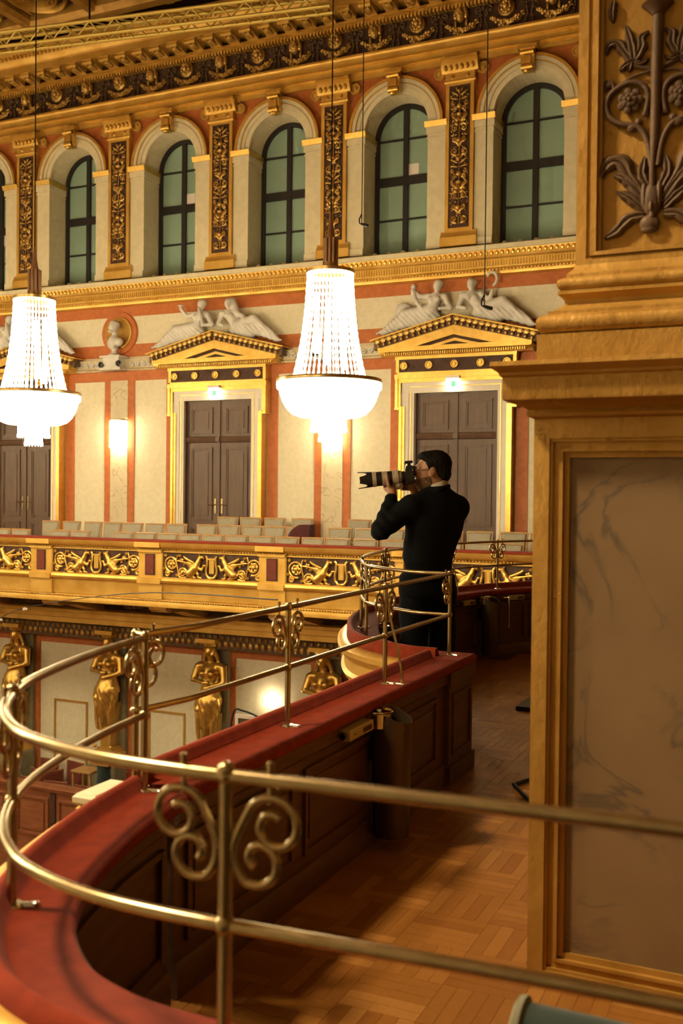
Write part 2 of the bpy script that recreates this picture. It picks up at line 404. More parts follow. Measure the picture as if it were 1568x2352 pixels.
# joinery
fr = MB(); ring(fr,0.535,0.63,0.47,0.56)
for sg in (-1,1): fr.box(sg*0.54,sg*0.64,0.47,0.56,-0.01,2.29)
fr.obj('window_frame', blackframe, WN)
MB().box(-0.05,0.05,0.465,0.55,0,2.85).obj('mullion', blackframe, WN)
MB().box(-0.6,0.6,0.47,0.55,1.40,1.56).obj('transom', blackframe, WN)
for z in (2.255,0.75): MB().box(-0.58,0.58,0.48,0.54,z-0.016,z+0.016).obj('glazing_bar', blackframe, WN)
zs = [0.0,0.75,1.48,2.255]
for i in range(4):
    for sg in (-1,1):
        if i < 3: MB().box(sg*0.045,sg*0.56,0.515,0.53,zs[i],zs[i+1]).obj('pane', pane, WN, smooth=0)
        else:
            pts = [(sg*0.045,2.255)]+[(sg*max(0.045,0.55*cos(t)),2.285+0.55*sin(t)) for t in [pi/2*q/10 for q in range(11)]]
            if sg < 0: pts = pts[::-1]
            MB().prism(pts[::-1],'y',0.515,0.53).obj('pane', pane, WN, smooth=0)
for i in range(4): MB().ell((-0.42+0.28*i,0.03,0.0),(0.055,0.05,0.05),8,6).obj('sill_knob', beige, WN)
for j in range(1,7): dup(WN, (XP(j)+1.235,17.4,5.985)).name = 'window_%d' % (j+1)

# string course under the windows
t1 = struct('trim_1')
MB().prism([(17.08,5.82),(17.08,5.90),(17.12,5.92),(17.97,5.985),(17.97,5.6),(17.2,5.78)],'x',XL,XR).obj('white_sill', beige, t1)
MB().prism([(17.1,5.82),(17.15,5.70),(17.17,5.68),(17.20,5.67),(17.21,5.53),(17.23,5.52),(17.27,5.48),(17.28,5.43),(17.42,5.40),(17.42,5.82)],'x',XL,XR).obj('gilt_string_course', gold, t1)
e = MB()
x = -18.0
while x < -2.9: e.ell((x,17.12,5.765),(0.034,0.03,0.045),6,5); x += 0.095
tag(e.obj('egg_row', gold2, t1), kind='stuff')
e = MB(); x = -18.0
while x < -2.9: e.box(x,x+0.022,17.19,17.22,5.55,5.655); x += 0.05
tag(e.obj('flute_row', gold2, t1, smooth=0), kind='stuff')
e = MB(); x = -18.0
while x < -2.9: e.ell((x,17.25,5.495),(0.028,0.02,0.016),5,4); x += 0.062
tag(e.obj('bead_row', gold2, t1), kind='stuff')

# entablature
t2 = struct('trim_2')
MB().prism([(17.35,9.26),(17.35,9.36),(17.335,9.365),(17.335,9.385),(17.31,9.39),(17.31,9.49),(17.295,9.495),(17.295,9.515),(17.27,9.52),(17.27,9.60),(17.23,9.62),(17.21,9.655),(17.21,9.675),(17.4,9.68),(17.45,9.26)],'x',XL,XR).obj('architrave', gold, t2)
MB().box(XL,XR,17.285,17.34,9.375,9.392).obj('gilt_fillet', gold2, t2, smooth=0); MB().box(XL,XR,17.245,17.3,9.505,9.524).obj('gilt_fillet', gold2, t2, smooth=0); MB().box(XL,XR,17.19,17.3,9.652,9.678).obj('gilt_fillet', gold2, t2, smooth=0)
MB().box(XL,XR,17.36,17.42,9.66,10.3).obj('frieze_ground', darkback, t2, smooth=0)
MB().prism([(17.13,10.26),(17.13,10.30),(17.4,10.31),(17.4,10.20),(17.26,10.20)],'x',XL,XR).obj('gilt_ledge', gold2, t2)
dn = MB(); x = -18.4
while x < -2.6: dn.box(x,x+0.035,17.19,17.3,10.17,10.25); x += 0.07
tag(dn.obj('dentil_row', gold, t2, smooth=0), kind='stuff')
# frieze: medallions with faces, rosettes, swags, ribbons
def rosette():
    mb = MB(); mb.ell((0,-0.05,0),(0.115,0.06,0.15),14,8)
    mb.lathe([(0.10,-0.06),(0.125,-0.09),(0.15,-0.06),(0.15,0.0)],18,(0,0,0),ax='y')
    for i in range(9):
        a = 2*pi*i/9; mb.ell((0.075*cos(a),-0.10,0.095*sin(a)),(0.036,0.03,0.036),6,5)
    mb.ell((0,-0.125,0),(0.045,0.035,0.05),8,6); return mb
def facehead():
    mb = MB(); mb.ell((0,-0.10,-0.01),(0.085,0.09,0.12),12,8); mb.ell((0,-0.19,-0.02),(0.018,0.025,0.03),6,5); mb.ell((0,-0.165,-0.075),(0.03,0.02,0.014),6,4)
    for i in range(13):
        a = -0.35+(pi+0.7)*i/12; mb.ell((0.10*cos(a),-0.07,0.02+0.125*sin(a)),(0.042,0.05,0.042),6,5)
    for sg in (-1,1): mb.ell((sg*0.035,-0.175,0.015),(0.02,0.012,0.01),5,4); mb.ell((sg*0.10,-0.05,-0.12),(0.03,0.03,0.07),6,5)
    return mb
def swag():
    mb = MB()
    rr = random.Random(3)
    for i in range(26):
        t = -1+2*i/25; x = 0.29*t; z = -0.15*(1-t*t); k = 0.034+0.026*(1-t*t)
        for q in range(3): mb.ell((x+rr.uniform(-.01,.01),-0.05+rr.uniform(-.035,.02),z+rr.uniform(-k,k)*0.8),(k*0.72,k*0.72,k*0.62),5,4)
    return mb
def ribbon():
    mb = MB()
    for sg in (-1,1):
        for i in range(8): mb.ell((sg*(0.05+0.012*sin(i*1.3)),-0.03,0.10-0.05*i),(0.022,0.025,0.026),5,4)
        sp = spiral((sg*0.10,0.13),0.06,0.012,-pi/2 if sg>0 else -pi/2,(-pi/2+sg*2.6*pi),18)
        mb.tube([(p[0],-0.03,p[1]) for p in sp],0.016,5)
        for i in range(5): mb.ell((sg*(0.03+0.03*i),-0.035,0.02-0.012*i*i*0.5),(0.02,0.02,0.014),5,4)
    mb.ell((0,-0.05,0.13),(0.035,0.04,0.04),6,5); return mb
me = {k: f().mesh(k) for k, f in (('rosette_medallion',rosette),('face_medallion',facehead),('garland_swag',swag),('ribbon_drop',ribbon))}
for q in range(-2,19):
    x = XP(1) + q*BAY/3
    if x > -2.6: break
    o = link('rosette_medallion' if q % 2 else 'face_medallion', me['rosette_medallion' if q % 2 else 'face_medallion'], reliefgold, t2); o.location = (x,17.36,10.06)
    o = link('garland_swag', me['garland_swag'], reliefgold, t2); o.location = (x+0.02,17.36,9.93)
    o = link('ribbon_drop', me['ribbon_drop'], bronze, t2); o.location = (x+BAY/6,17.36,9.99)
# modillion cornice
t3 = struct('trim_3')
MB().prism([(16.74,10.39),(16.74,10.52),(16.70,10.54),(16.68,10.57),(16.5,10.70),(16.42,10.73),(16.42,10.80),(17.4,10.80),(17.4,10.40)],'x',XL,XR).obj('corona', gold, t3)
def modillion():
    mb = MB(); mb.prism([(-0.02,0.0),(-0.30,0.055),(-0.38,0.05),(-0.38,0.13),(0,0.13)],'x',-0.115,0.115)
    mb.lathe([(0.04,-0.12),(0.04,0.12)],10,(0,-0.35,0.055),ax='x'); mb.ell((0,-0.2,0.01),(0.08,0.13,0.035),8,6)
    for sg in (-1,1): mb.ell((sg*0.05,-0.28,0.02),(0.03,0.07,0.03),6,5)
    return mb
mm = modillion().mesh('modillion')
x = XP(1)-BAY
while x < -2.4:
    o = link('modillion', mm, gold, t3); o.location = (x,17.14,10.285); x += BAY/6
e = MB(); x = -18.6
while x < -2.2: e.ell((x,16.55,10.64),(0.036,0.05,0.045),6,5); x += 0.105
tag(e.obj('leaf_bead_row', gold2, t3), kind='stuff')
MB().box(XL,XR,17.0,17.42,10.15,10.27+0.02).obj('bed_mould', bronze, t3, smooth=0) if False else None

# ceiling with coffers
ceil = struct('ceiling')
MB().box(-40,7,-4.2,17.5,11.25,11.4).obj('ceiling_ground', darkback, ceil, smooth=0)
cb = MB()
for x in [-19.5+1.64*i for i in range(14)]:
    cb.prism([(x-0.16,11.26),(x-0.16,11.1),(x-0.08,11.02),(x+0.08,11.02),(x+0.16,11.1),(x+0.16,11.26)],'y',13.4,16.55)
for y in (16.35,14.75,13.3): cb.prism([(y-0.2,11.26),(y-0.2,11.08),(y-0.1,10.98),(y+0.1,10.98),(y+0.2,11.08),(y+0.2,11.26)],'x',-22,5)
cb.box(-40,7,-4.2,13.2,11.0,11.2); cb.box(-40,-22,13.2,17.4,11.0,11.2)
cb.obj('coffer_beam', goldold, ceil)
cr = MB()
for i in range(12):
    x = -19.5+1.64*(i+0.5)
    for (ra,rb) in ((0.22,0.26),(0.36,0.42),(0.52,0.60)):
        cr.lathe([(ra,11.24),(ra+0.01,11.16),((ra+rb)/2,11.12),(rb-0.01,11.16),(rb,11.24)],24,(x,15.55,0))
    for k in range(12): a = 2*pi*k/12; cr.ell((x+0.31*cos(a),15.55+0.31*sin(a),11.2),(0.06,0.06,0.05),6,5)
    cr.ell((x,15.55,11.2),(0.12,0.12,0.09),10,6)
    for sg in (-1,1): cr.box(x+sg*0.55,x+sg*0.60,15.0,16.1,11.17,11.25)
cr.obj('coffer_rosette', gold, ceil)

# other sides of the hall (behind and beside the camera)
w = struct('wall_near'); MB().box(-40,7,-4.2,-4.0,-6.2,11.4).obj('wall_panel', cream, w, smooth=0)
w = struct('wall_left'); MB().box(-40.2,-40,-4.2,17.6,-6.2,11.4).obj('wall_panel', cream, w, smooth=0)
w = struct('wall_right'); MB().box(6.8,7,-4.2,17.6,-6.2,11.4).obj('wall_panel', goldold, w, smooth=0)
fl = struct('floor'); 
MB().box(-40,7,-4.2,17.6,-6.4,-6.2).obj('hall_floor', redwood, fl, smooth=0)

# far balcony slab, soffit and the beam below it
sl = struct('trim_4')
MB().box(XL,XR,15.06,17.42,-0.42,-0.12).obj('balcony_slab', redwood, sl, smooth=0)
MB().box(XL,XR,15.95,17.42,-0.12,0.04).obj('balcony_step', redwood, sl, smooth=0)
MB().box(XL,XR,16.6,17.42,0.04,0.18).obj('balcony_step', redwood, sl, smooth=0)
MB().box(XL,XR,15.04,17.42,-0.50,-0.43).obj('soffit', darkback, sl, smooth=0)
MB().prism([(16.66,-0.86),(16.62,-0.90),(16.62,-0.96),(16.72,-0.98),(16.72,-1.08),(16.78,-1.10),(16.78,-1.20),(17.42,-1.22),(17.42,-0.86)],'x',XL,XR).obj('gilt_beam', gold, sl)
MB().box(XL,XR,17.08,17.42,-1.56,-1.2).obj('leaf_frieze', bronze, sl, smooth=0)
lf = MB(); x = -18.5
while x < -6.0:
    lf.ell((x,17.06,-1.44),(0.05,0.03,0.07),6,5); lf.ell((x+0.07,17.06,-1.32),(0.03,0.03,0.05),5,4); x += 0.14
tag(lf.obj('leaf_row', reliefgold, sl), kind='stuff')
br = MB()
br.prism([(15.25,-0.52),(15.25,-0.60),(15.35,-0.66),(15.8,-0.68),(16.5,-0.86),(16.7,-0.86),(16.7,-0.5)],'x',-0.19,0.19)
br.lathe([(0.07,-0.2),(0.07,0.2)],12,(0,15.42,-0.6),ax='x')
bm_ = br.mesh('bracket')
for j in range(0,7): o = link('bracket', bm_, gold, sl); o.location = (XP(j),0,0)
cor = MB(); cor.ell((0,0,0),(0.16,0.2,0.1),10,6)
for i in range(7): a = pi*i/6; cor.ell((0.17*cos(a),-0.12*sin(a)-0.05,-0.06),(0.05,0.06,0.07),6,5)
for sg in (-1,1): cor.tube([(p[0],-0.16,p[1]) for p in spiral((sg*0.2,0.02),0.09,0.015,pi/2,pi/2+sg*4*pi,24)],0.02,5)
cm_ = cor.mesh('corbel_ornament')
for j in range(0,7): o = link('corbel_ornament', cm_, bronze, sl); o.location = (XP(j)+BAY/2,16.3,-0.62)
# ============================================================ THINGS ON THE FAR WALL
# gilded pilasters between the windows
def relief_panel_mesh():
    mb = MB(); rr = random.Random(11)
    def sc(cx, cz, r, sg, w=1.0, up=1):
        sp = spiral((sg*cx,cz), r, 0.012, -up*pi/2, -up*pi/2 + sg*up*w*2.5*pi, 16)
        mb.tube([(p[0],-0.02,p[1]) for p in sp], [0.017-0.006*i/16 for i in range(17)], 5)
        mb.ell((sg*cx,-0.025,cz),(0.022,0.025,0.022),6,5)
    def leaf(x, z, a, L, wd=0.03):
        mb.ell((x+L/2*cos(a),-0.025,z+L/2*sin(a)),(L/2,0.022,wd),6,5,Matrix.Rotation(-a,3,'Y'))
    z = 0.06
    k = 0
    while z < 2.46:
        m_ = k % 6
        mb.tube([(0,-0.015,z),(0,-0.015,z+0.2)],0.012,5)
        for sg in (-1,1):
            if m_ == 0:
                sc(0.085,z+0.1,0.07,sg); leaf(sg*0.03,z+0.02,pi/2-sg*1.1,0.12)
            elif m_ == 1:
                leaf(0,z,pi/2-sg*0.5,0.19,0.034); leaf(0,z+0.05,pi/2-sg*1.2,0.15,0.03); leaf(sg*0.12,z+0.1,pi/2+sg*0.3,0.08,0.02)
            elif m_ == 2:
                sc(0.08,z+0.12,0.065,sg,1,-1); leaf(sg*0.02,z+0.16,pi/2-sg*0.8,0.1)
            elif m_ == 3:
                leaf(sg*0.02,z+0.03,pi/2-sg*0.75,0.2,0.04); mb.ell((sg*0.1,-0.03,z+0.05),(0.035,0.03,0.03),6,5); leaf(sg*0.15,z+0.15,pi/2+sg*0.7,0.07,0.02)
            elif m_ == 4:
                sc(0.075,z+0.06,0.05,sg); sc(0.11,z+0.15,0.04,sg,1,-1)
            else:
                leaf(sg*0.01,z+0.02,pi/2-sg*1.35,0.17,0.022); leaf(sg*0.02,z+0.09,pi/2-sg*1.0,0.16,0.024); leaf(sg*0.02,z+0.15,pi/2-sg*0.5,0.1,0.022)
        if m_ in (1,4): mb.ell((0,-0.04,z+0.1),(0.05,0.04,0.05),8,6)
        if m_ == 3: mb.lathe([(0.02,0),(0.06,0.03),(0.045,0.08),(0.07,0.12),(0.0,0.13)],10,(0,-0.02,z+0.04))
        if m_ == 5: mb.ell((0,-0.04,z+0.16),(0.03,0.035,0.045),8,6)
        for q in range(7):
            sx = rr.uniform(0.02,0.16); zz_ = z+rr.uniform(0,0.2); a_ = rr.uniform(0,3.1)
            for sg in (-1,1): mb.ell((sg*sx,-0.012,zz_),(0.026,0.016,0.012),5,4,Matrix.Rotation(sg*a_,3,'Y'))
        z += 0.2; k += 1
    return mb.mesh('relief_ornament')
PIL = ['gilded pilaster with scroll relief behind the left chandelier stem', 'gilded scroll-relief pilaster directly above the bust niche',
       'gilded scroll-relief pilaster above the double door nearest the left chandelier', 'gilded scroll-relief pilaster behind the stem of the right chandelier',
       'gilded scroll-relief pilaster above the door behind the photographer']
def pilaster(j):
    t = thing('pilaster', PIL[j-1], 'pilaster', (XP(j),17.42,5.985), 0, 'gilded pilasters between the arched windows')
    s = MB(); s.box(-0.26,0.26,-0.10,0,0.26,2.93); s.frame(-0.262,0.262,0.26,2.925,0.067,-0.125,-0.08); s.obj('shaft', gold, t)
    MB().box(-0.195,0.195,-0.105,-0.09,0.31,2.86).obj('relief_ground', darkback, t, smooth=0)
    o = link('relief_ornament', RELIEF, reliefgold, t); o.location = (0,-0.108,0.32)
    s = MB(); s.box(-0.34,0.34,-0.16,0,0.0,0.16); s.prism([(0,0.16),(-0.16,0.16),(-0.15,0.19),(-0.12,0.24),(-0.12,0.27),(0,0.27)],'x',-0.33,0.33); s.obj('base', gold, t)
    s = MB(); s.box(-0.27,0.27,-0.12,0,2.93,3.08)
    s.prism([(0,2.90),(-0.14,2.90),(-0.15,2.93),(-0.12,2.96),(0,2.96)],'x',-0.29,0.29)
    s.prism([(0,3.08),(-0.14,3.08),(-0.2,3.2),(-0.2,3.28),(-0.25,3.29),(-0.25,3.33),(0,3.33)],'x',-0.34,0.34); cap = s.obj('capital', gold, t)
    for i in range(6): MB().ell((-0.25+0.1*i,-0.19,3.16),(0.035,0.04,0.055),8,6).obj('egg', gold2, cap)
    for x in (-0.14,0.14): MB().lathe([(0,-0.035),(0.02,-0.035),(0.035,-0.01),(0.045,0)],10,(x,-0.12,3.02),ax='y').obj('rosette', gold2, cap)
    return t
RELIEF = relief_panel_mesh()
for j in range(1,6): pilaster(j)

# double doors and their pedimented surrounds
def door(n, j):
    d = struct('door_%d' % n, (XP(j),17.4,0))
    for sg in (-1,1):
        lf_ = MB().box(sg*0.01,sg*0.75,-0.06,-0.02,0.15,3.37).obj('leaf', doorwood, d)
        for (z0,z1) in ((0.28,0.86),(0.98,2.45),(2.72,3.25)):
            p = MB(); x0, x1 = (0.15,0.66)
            for (i,y) in ((0.0,-0.085),(0.03,-0.075)):
                p.frame(sg*(x0+i),sg*(x1-i),z0+i,z1-i,0.0295,y,-0.05)
            p.box(sg*(x0+0.1),sg*(x1-0.1),-0.07,-0.05,z0+0.1,z1-0.1); p.obj('panel', doorwood, lf_)
        h = MB(); h.box(sg*0.06,sg*0.095,-0.075,-0.055,1.12,1.42); h.tube([(sg*0.078,-0.06,1.3),(sg*0.078,-0.12,1.3),(sg*0.20,-0.12,1.295)],0.011,6); h.obj('door_handle', brass, lf_)
    r = MB(); r.prism([(-0.04,2.53),(-0.10,2.55),(-0.12,2.60),(-0.10,2.65),(-0.04,2.67)],'x',-0.77,0.77); r.box(-0.045,0.045,-0.14,-0.04,2.55,2.65); r.obj('lock_rail', doorwood, d)
    MB().box(-0.03,0.03,-0.085,-0.02,0.15,3.37).obj('meeting_stile', doorwood, d)
    MB().box(-0.80,-0.75,-0.14,0.0,0.1,3.40).obj('jamb', doorwood, d); MB().box(0.75,0.80,-0.14,0.0,0.1,3.40).obj('jamb', doorwood, d)
DC = ['pedimented gilt and white doorcase half hidden by the left chandelier', 'pedimented gilt and white doorcase between the two chandeliers', 'pedimented gilt and white doorcase behind the photographer']
def acanthus():
    mb = MB()
    for a in (-0.9,-0.45,0,0.45,0.9): mb.ell((0.05*sin(a),-0.02,0.02+0.055*cos(a)),(0.017,0.022,0.045),6,5,Matrix.Rotation(a,3,'Y'))
    mb.ell((0,-0.03,0.0),(0.03,0.025,0.03),6,5); return mb
ACAN = acanthus().mesh('acanthus_leaf')
def doorcase(j, lab):
    t = thing('doorcase', lab, 'doorway', (XP(j),17.4,0.0), 0, 'pedimented doorcases on the balcony')
    s = MB()
    for sg in (-1,1): s.box(sg*0.78,sg*0.88,-0.16,0,0.05,3.38); s.box(sg*0.88,sg*0.95,-0.175,0,0.05,3.38); s.box(sg*0.95,sg*1.03,-0.16,0,3.12,3.38)
    s.box(-1.02,1.02,-0.165,0,3.38,3.57); s.obj('white_architrave', whitewood, t)
    s = MB()
    for sg in (-1,1):
        s.box(sg*0.83,sg*0.845,-0.172,-0.1,0.05,3.50)
        for (a,b_,y) in ((0.95,1.0,-0.20),(1.0,1.05,-0.225)): s.box(sg*a,sg*b_,y,0,0.05,3.14); s.box(sg*(a+0.08 if a < 1 else 1.08),sg*(b_+0.08),y,0,3.12,3.57 if a < 1 else 3.64)
        s.box(sg*1.052,sg*1.135,-0.235,0,3.08,3.12)
    s.box(-1.08,1.08,-0.20,0,3.57,3.64); s.box(-1.14,1.14,-0.23,0,3.64,3.72); s.box(-0.83,0.83,-0.172,-0.1,3.485,3.50)
    s.box(-1.10,1.10,-0.19,0,3.72,3.76); s.box(-1.13,1.13,-0.24,0,3.985,4.04); s.box(-1.12,-1.06,-0.215,0,3.76,3.985); s.box(1.06,1.12,-0.215,0,3.76,3.985)
    s.prism([(0,4.04),(-0.25,4.04),(-0.27,4.08),(-0.33,4.10),(-0.36,4.12),(-0.36,4.17),(0,4.17)],'x',-1.40,1.40); s.obj('gilt_moulding', gold2, t)
    fz = MB().box(-1.06,1.06,-0.20,0,3.76,3.985).obj('dark_frieze', darkback, t, smooth=0)
    for i in range(5): MB().lathe([(0,-0.06),(0.025,-0.06),(0.03,-0.035),(0.045,-0.035),(0.055,-0.05),(0.068,-0.05),(0.075,0)],14,(-0.96+0.48*i,-0.20,3.87),ax='y').obj('rosette', gold2, fz)
    dn_ = MB()
    for i in range(64): dn_.box(-1.30+0.041*i,-1.28+0.041*i,-0.345,-0.3,4.055,4.1)
    tag(dn_.obj('dentil_row', gold2, t, smooth=0), kind='stuff')
    # pediment: tympanum, raking gilt band, raking leaf band, top fillet
    ha, zb, za = 1.46, 4.19, 4.55
    def rake(mb, z_in0, z_in1, y0, x_out=ha):
        # raking band: z offsets above the line from (ha,zb) to (0,za)
        for sg in (-1,1):
            P = [(sg*x_out,zb+z_in0-(x_out-ha)*0.25),(0,za+z_in0),(0,za+z_in1),(sg*x_out,zb+z_in1-(x_out-ha)*0.25)]
            mb.prism(P if sg < 0 else P[::-1],'y',y0,0)
    s = MB(); s.prism([(-ha,zb-0.02),(ha,zb-0.02),(0,za-0.02)],'y',-0.20,0); s.obj('tympanum', darkback, t, smooth=0)
    s = MB(); s.box(-1.42,1.42,-0.37,0,4.13,4.20)
    for sg in (-1,1):
        for (a,b_,y) in ((0.0,0.46,-0.30),(0.60,0.74,-0.24)):
            A = lambda q: [(sg*ha*(1-q),zb),(0,za-(za-zb)*q)]
            o1, i1 = A(a), A(b_)
            P = [o1[0],o1[1],i1[1],i1[0]]
            s.prism(P if sg < 0 else P[::-1],'y',y,0)
    s.obj('raking_gilt_band', gold2, t, smooth=20)
    s = MB(); rake(s,0.0,0.165,-0.31,1.52); bnd = s.obj('raking_leaf_band', bronze, t, smooth=20)
    s = MB(); rake(s,0.165,0.19,-0.38,1.58); s.obj('top_fillet', gold2, t, smooth=20)
    for sg in (-1,1):
        for i in range(13):
            x = sg*(0.06+0.113*i); o = link('acanthus_leaf', ACAN, reliefgold, bnd); o.location = (x,-0.315,za+0.04-(za-zb)*abs(x)/ha); o.rotation_euler = (0,sg*0.235,0); o.scale = (1.0,1.3,1.3)
    return t
for n, j in ((1,1),(2,3),(3,5)): door(n, j); doorcase(j, DC[n-1])
# carved marble ledge between the doorcases
t5 = struct('trim_5')
for j in (0,2,4):
    a = XP(j)-BAY+1.30; b_ = XP(j)+BAY-1.30
    s = MB(); s.prism([(17.42,4.06),(17.30,4.06),(17.28,4.09),(17.33,4.12),(17.31,4.20),(17.27,4.30),(17.42,4.32)],'x',a,b_); s.obj('marble_ledge', ymarble, t5)
    s = MB()
    for i in range(16):
        x = a+0.08+(b_-a-0.16)*i/15
        if abs(x-XP(j)) > 0.3: s.tube([(p[0],17.29,p[1]) for p in spiral((x,4.2),0.06,0.012,0,4*pi if i % 2 else -4*pi,14)],0.014,5)
    s.obj('ledge_scroll', stone, t5)

# reclining marble figures
def folds(sc_, amp, cut):
    return lambda X,Y,Z: amp*np.sin(sc_*(X*0.9+0.6*Z)+3*np.sin(7*Z))*np.clip((cut-Z)*12,0,1)
def reclining_left(var):
    y = -0.19
    P = [('e',(-0.32,y-0.04,0.49),(0.075,0.085,0.10),None),('e',(-0.29,y-0.02,0.53),(0.075,0.08,0.07),None),('c',(-0.35,y,0.40),(-0.36,y,0.34),0.04,0.05),
      ('c',(-0.37,y,0.27),(-0.45,y,0.08),0.105,0.10),('c',(-0.20,y,0.29),(-0.50,y,0.31),0.06,0.06),('e',(-0.30,y-0.09,0.24),(0.05,0.045,0.05),None),('e',(-0.44,y-0.09,0.25),(0.05,0.045,0.05),None),
      ('c',(-0.20,y,0.29),(-0.09,y-0.02,0.09),0.055,0.045),('c',(-0.09,y-0.02,0.09),(-0.26,y-0.10,0.07),0.043,0.03),
      ('c',(-0.46,y,0.04),(-0.92,y-0.04,0.02),0.13,0.10),('c',(-0.92,y-0.04,0.02),(-1.33,y-0.02,-0.25),0.095,0.055),('c',(-0.5,y+0.02,0.0),(-0.98,y+0.02,-0.12),0.13,0.11),('c',(-0.98,y+0.02,-0.12),(-1.36,y,-0.28),0.10,0.05),
      ('c',(-0.4,y+0.05,-0.05),(-0.75,y+0.05,-0.12),0.11,0.12),('c',(-1.33,y-0.02,-0.25),(-1.46,y-0.06,-0.30),0.04,0.025)]
    if var == 0:   # bowl raised, hand to the chin
        P += [('c',(-0.50,y,0.31),(-0.66,y-0.03,0.28),0.05,0.042),('c',(-0.66,y-0.03,0.28),(-0.78,y-0.05,0.42),0.04,0.03),('e',(-0.79,y-0.06,0.45),(0.035,0.035,0.04),None),('e',(-0.79,y-0.06,0.50),(0.07,0.06,0.02),None,0.01),
              ('c',(-0.26,y-0.10,0.12),(-0.33,y-0.12,0.40),0.035,0.028)]
    else:          # garland hanging from the raised hand
        P += [('c',(-0.50,y,0.31),(-0.66,y-0.03,0.32),0.055,0.045),('c',(-0.66,y-0.03,0.32),(-0.76,y-0.05,0.42),0.042,0.035),('e',(-0.77,y-0.05,0.49),(0.05,0.05,0.06),None)]
        for i in range(9): P.append(('e',(-0.77+0.012*i*i*0.35+0.004*i,y-0.09,0.42-0.055*i),(0.045,0.04,0.04),None,0.01))
        P.append(('e',(-1.0,y+0.05,0.10),(0.16,0.09,0.15),None))
    return sdf_mesh('figure', P, 0.014, 0.035, folds(70,0.008,0.06))
def reclining_right(var):
    y = -0.19
    P = [('e',(0.30,y-0.04,0.47),(0.072,0.085,0.10),None),('e',(0.32,y-0.01,0.50),(0.08,0.085,0.075),None),('c',(0.31,y,0.38),(0.31,y,0.33),0.04,0.05),
      ('c',(0.31,y,0.26),(0.46,y,0.05),0.105,0.105),('c',(0.14,y,0.29),(0.47,y,0.29),0.06,0.06),('e',(0.27,y-0.09,0.23),(0.05,0.045,0.05),None),('e',(0.39,y-0.09,0.22),(0.05,0.045,0.05),None),
      ('c',(0.14,y,0.29),(0.07,y-0.02,0.09),0.055,0.045),('c',(0.07,y-0.02,0.09),(0.22,y-0.1,0.04),0.043,0.032),
      ('c',(0.50,y,0.02),(0.88,y-0.04,0.14),0.125,0.09),('c',(0.88,y-0.04,0.14),(1.34,y-0.03,-0.22),0.075,0.04),('c',(0.5,y+0.02,0.0),(0.98,y+0.03,-0.08),0.13,0.11),('c',(0.98,y+0.03,-0.08),(1.38,y+0.01,-0.29),0.10,0.045),
      ('c',(0.4,y+0.05,-0.05),(0.75,y+0.05,-0.12),0.11,0.12),('c',(1.36,y-0.02,-0.26),(1.48,y-0.06,-0.31),0.035,0.022)]
    if var == 0:   # veiled, arm resting along the hip
        P += [('c',(0.34,y+0.03,0.52),(0.46,y+0.05,0.22),0.085,0.09),('c',(0.47,y,0.29),(0.64,y-0.05,0.20),0.05,0.042),('c',(0.64,y-0.05,0.20),(0.70,y-0.10,0.10),0.042,0.03)]
    else:          # sickle raised
        P += [('c',(0.47,y,0.29),(0.64,y-0.03,0.17),0.05,0.042),('c',(0.64,y-0.03,0.17),(0.69,y-0.05,0.33),0.042,0.032)]
        for i in range(10):
            a = -1.2+3.4*i/9; b_ = -1.2+3.4*(i+1)/9
            P.append(('c',(0.68+0.09*cos(a),y-0.05,0.53+0.12*sin(a)),(0.68+0.09*cos(b_),y-0.05,0.53+0.12*sin(b_)),0.026,0.024,0.01))
    return sdf_mesh('figure', P, 0.014, 0.035, folds(70,0.008,0.06))
figs = {('l',0): reclining_left(0), ('l',1): reclining_left(1), ('r',0): reclining_right(0), ('r',1): reclining_right(1)}
for (j, s_, v, lab) in ((1,'l',0,'white marble reclining figure left of the left chandelier top'), (1,'r',0,'white marble reclining figure emerging right of the left chandelier'),
      (3,'l',0,'white marble figure reclining on a pediment and raising a bowl'), (3,'r',0,'veiled white marble figure reclining beside the one with the bowl'),
      (5,'l',1,'white marble figure holding up a garland on the right pediment'), (5,'r',1,'white marble figure raising a sickle on the right pediment')):
    o = link('statue', figs[(s_,v)], stone, None); o.location = (XP(j),17.37,4.78); tag(o, lab, 'statue', 'reclining pediment figures')

# busts in front of gilt roundels
def bust_mesh():
    P = [('e',(0,-0.02,0.72),(0.088,0.105,0.125),None),('e',(0,0.01,0.76),(0.095,0.11,0.10),None),('e',(0,-0.12,0.70),(0.018,0.025,0.03),None,0.01),('e',(0,-0.10,0.62),(0.05,0.05,0.03),None),('c',(0,0,0.60),(0,0.02,0.48),0.055,0.065),
      ('c',(-0.15,0.02,0.40),(0.15,0.02,0.40),0.085,0.085),('c',(0,0,0.42),(0,0,0.28),0.13,0.07),('e',(0,-0.06,0.36),(0.13,0.07,0.10),None),('e',(-0.085,-0.02,0.72),(0.015,0.025,0.03),None,0.01),('e',(0.085,-0.02,0.72),(0.015,0.025,0.03),None,0.01)]
    return sdf_mesh('bust_figure', P, 0.012, 0.03, lambda X,Y,Z: 0.004*np.sin(55*X+9*Z)*np.clip((0.46-Z)*14,0,1))
bmesh_ = bust_mesh()
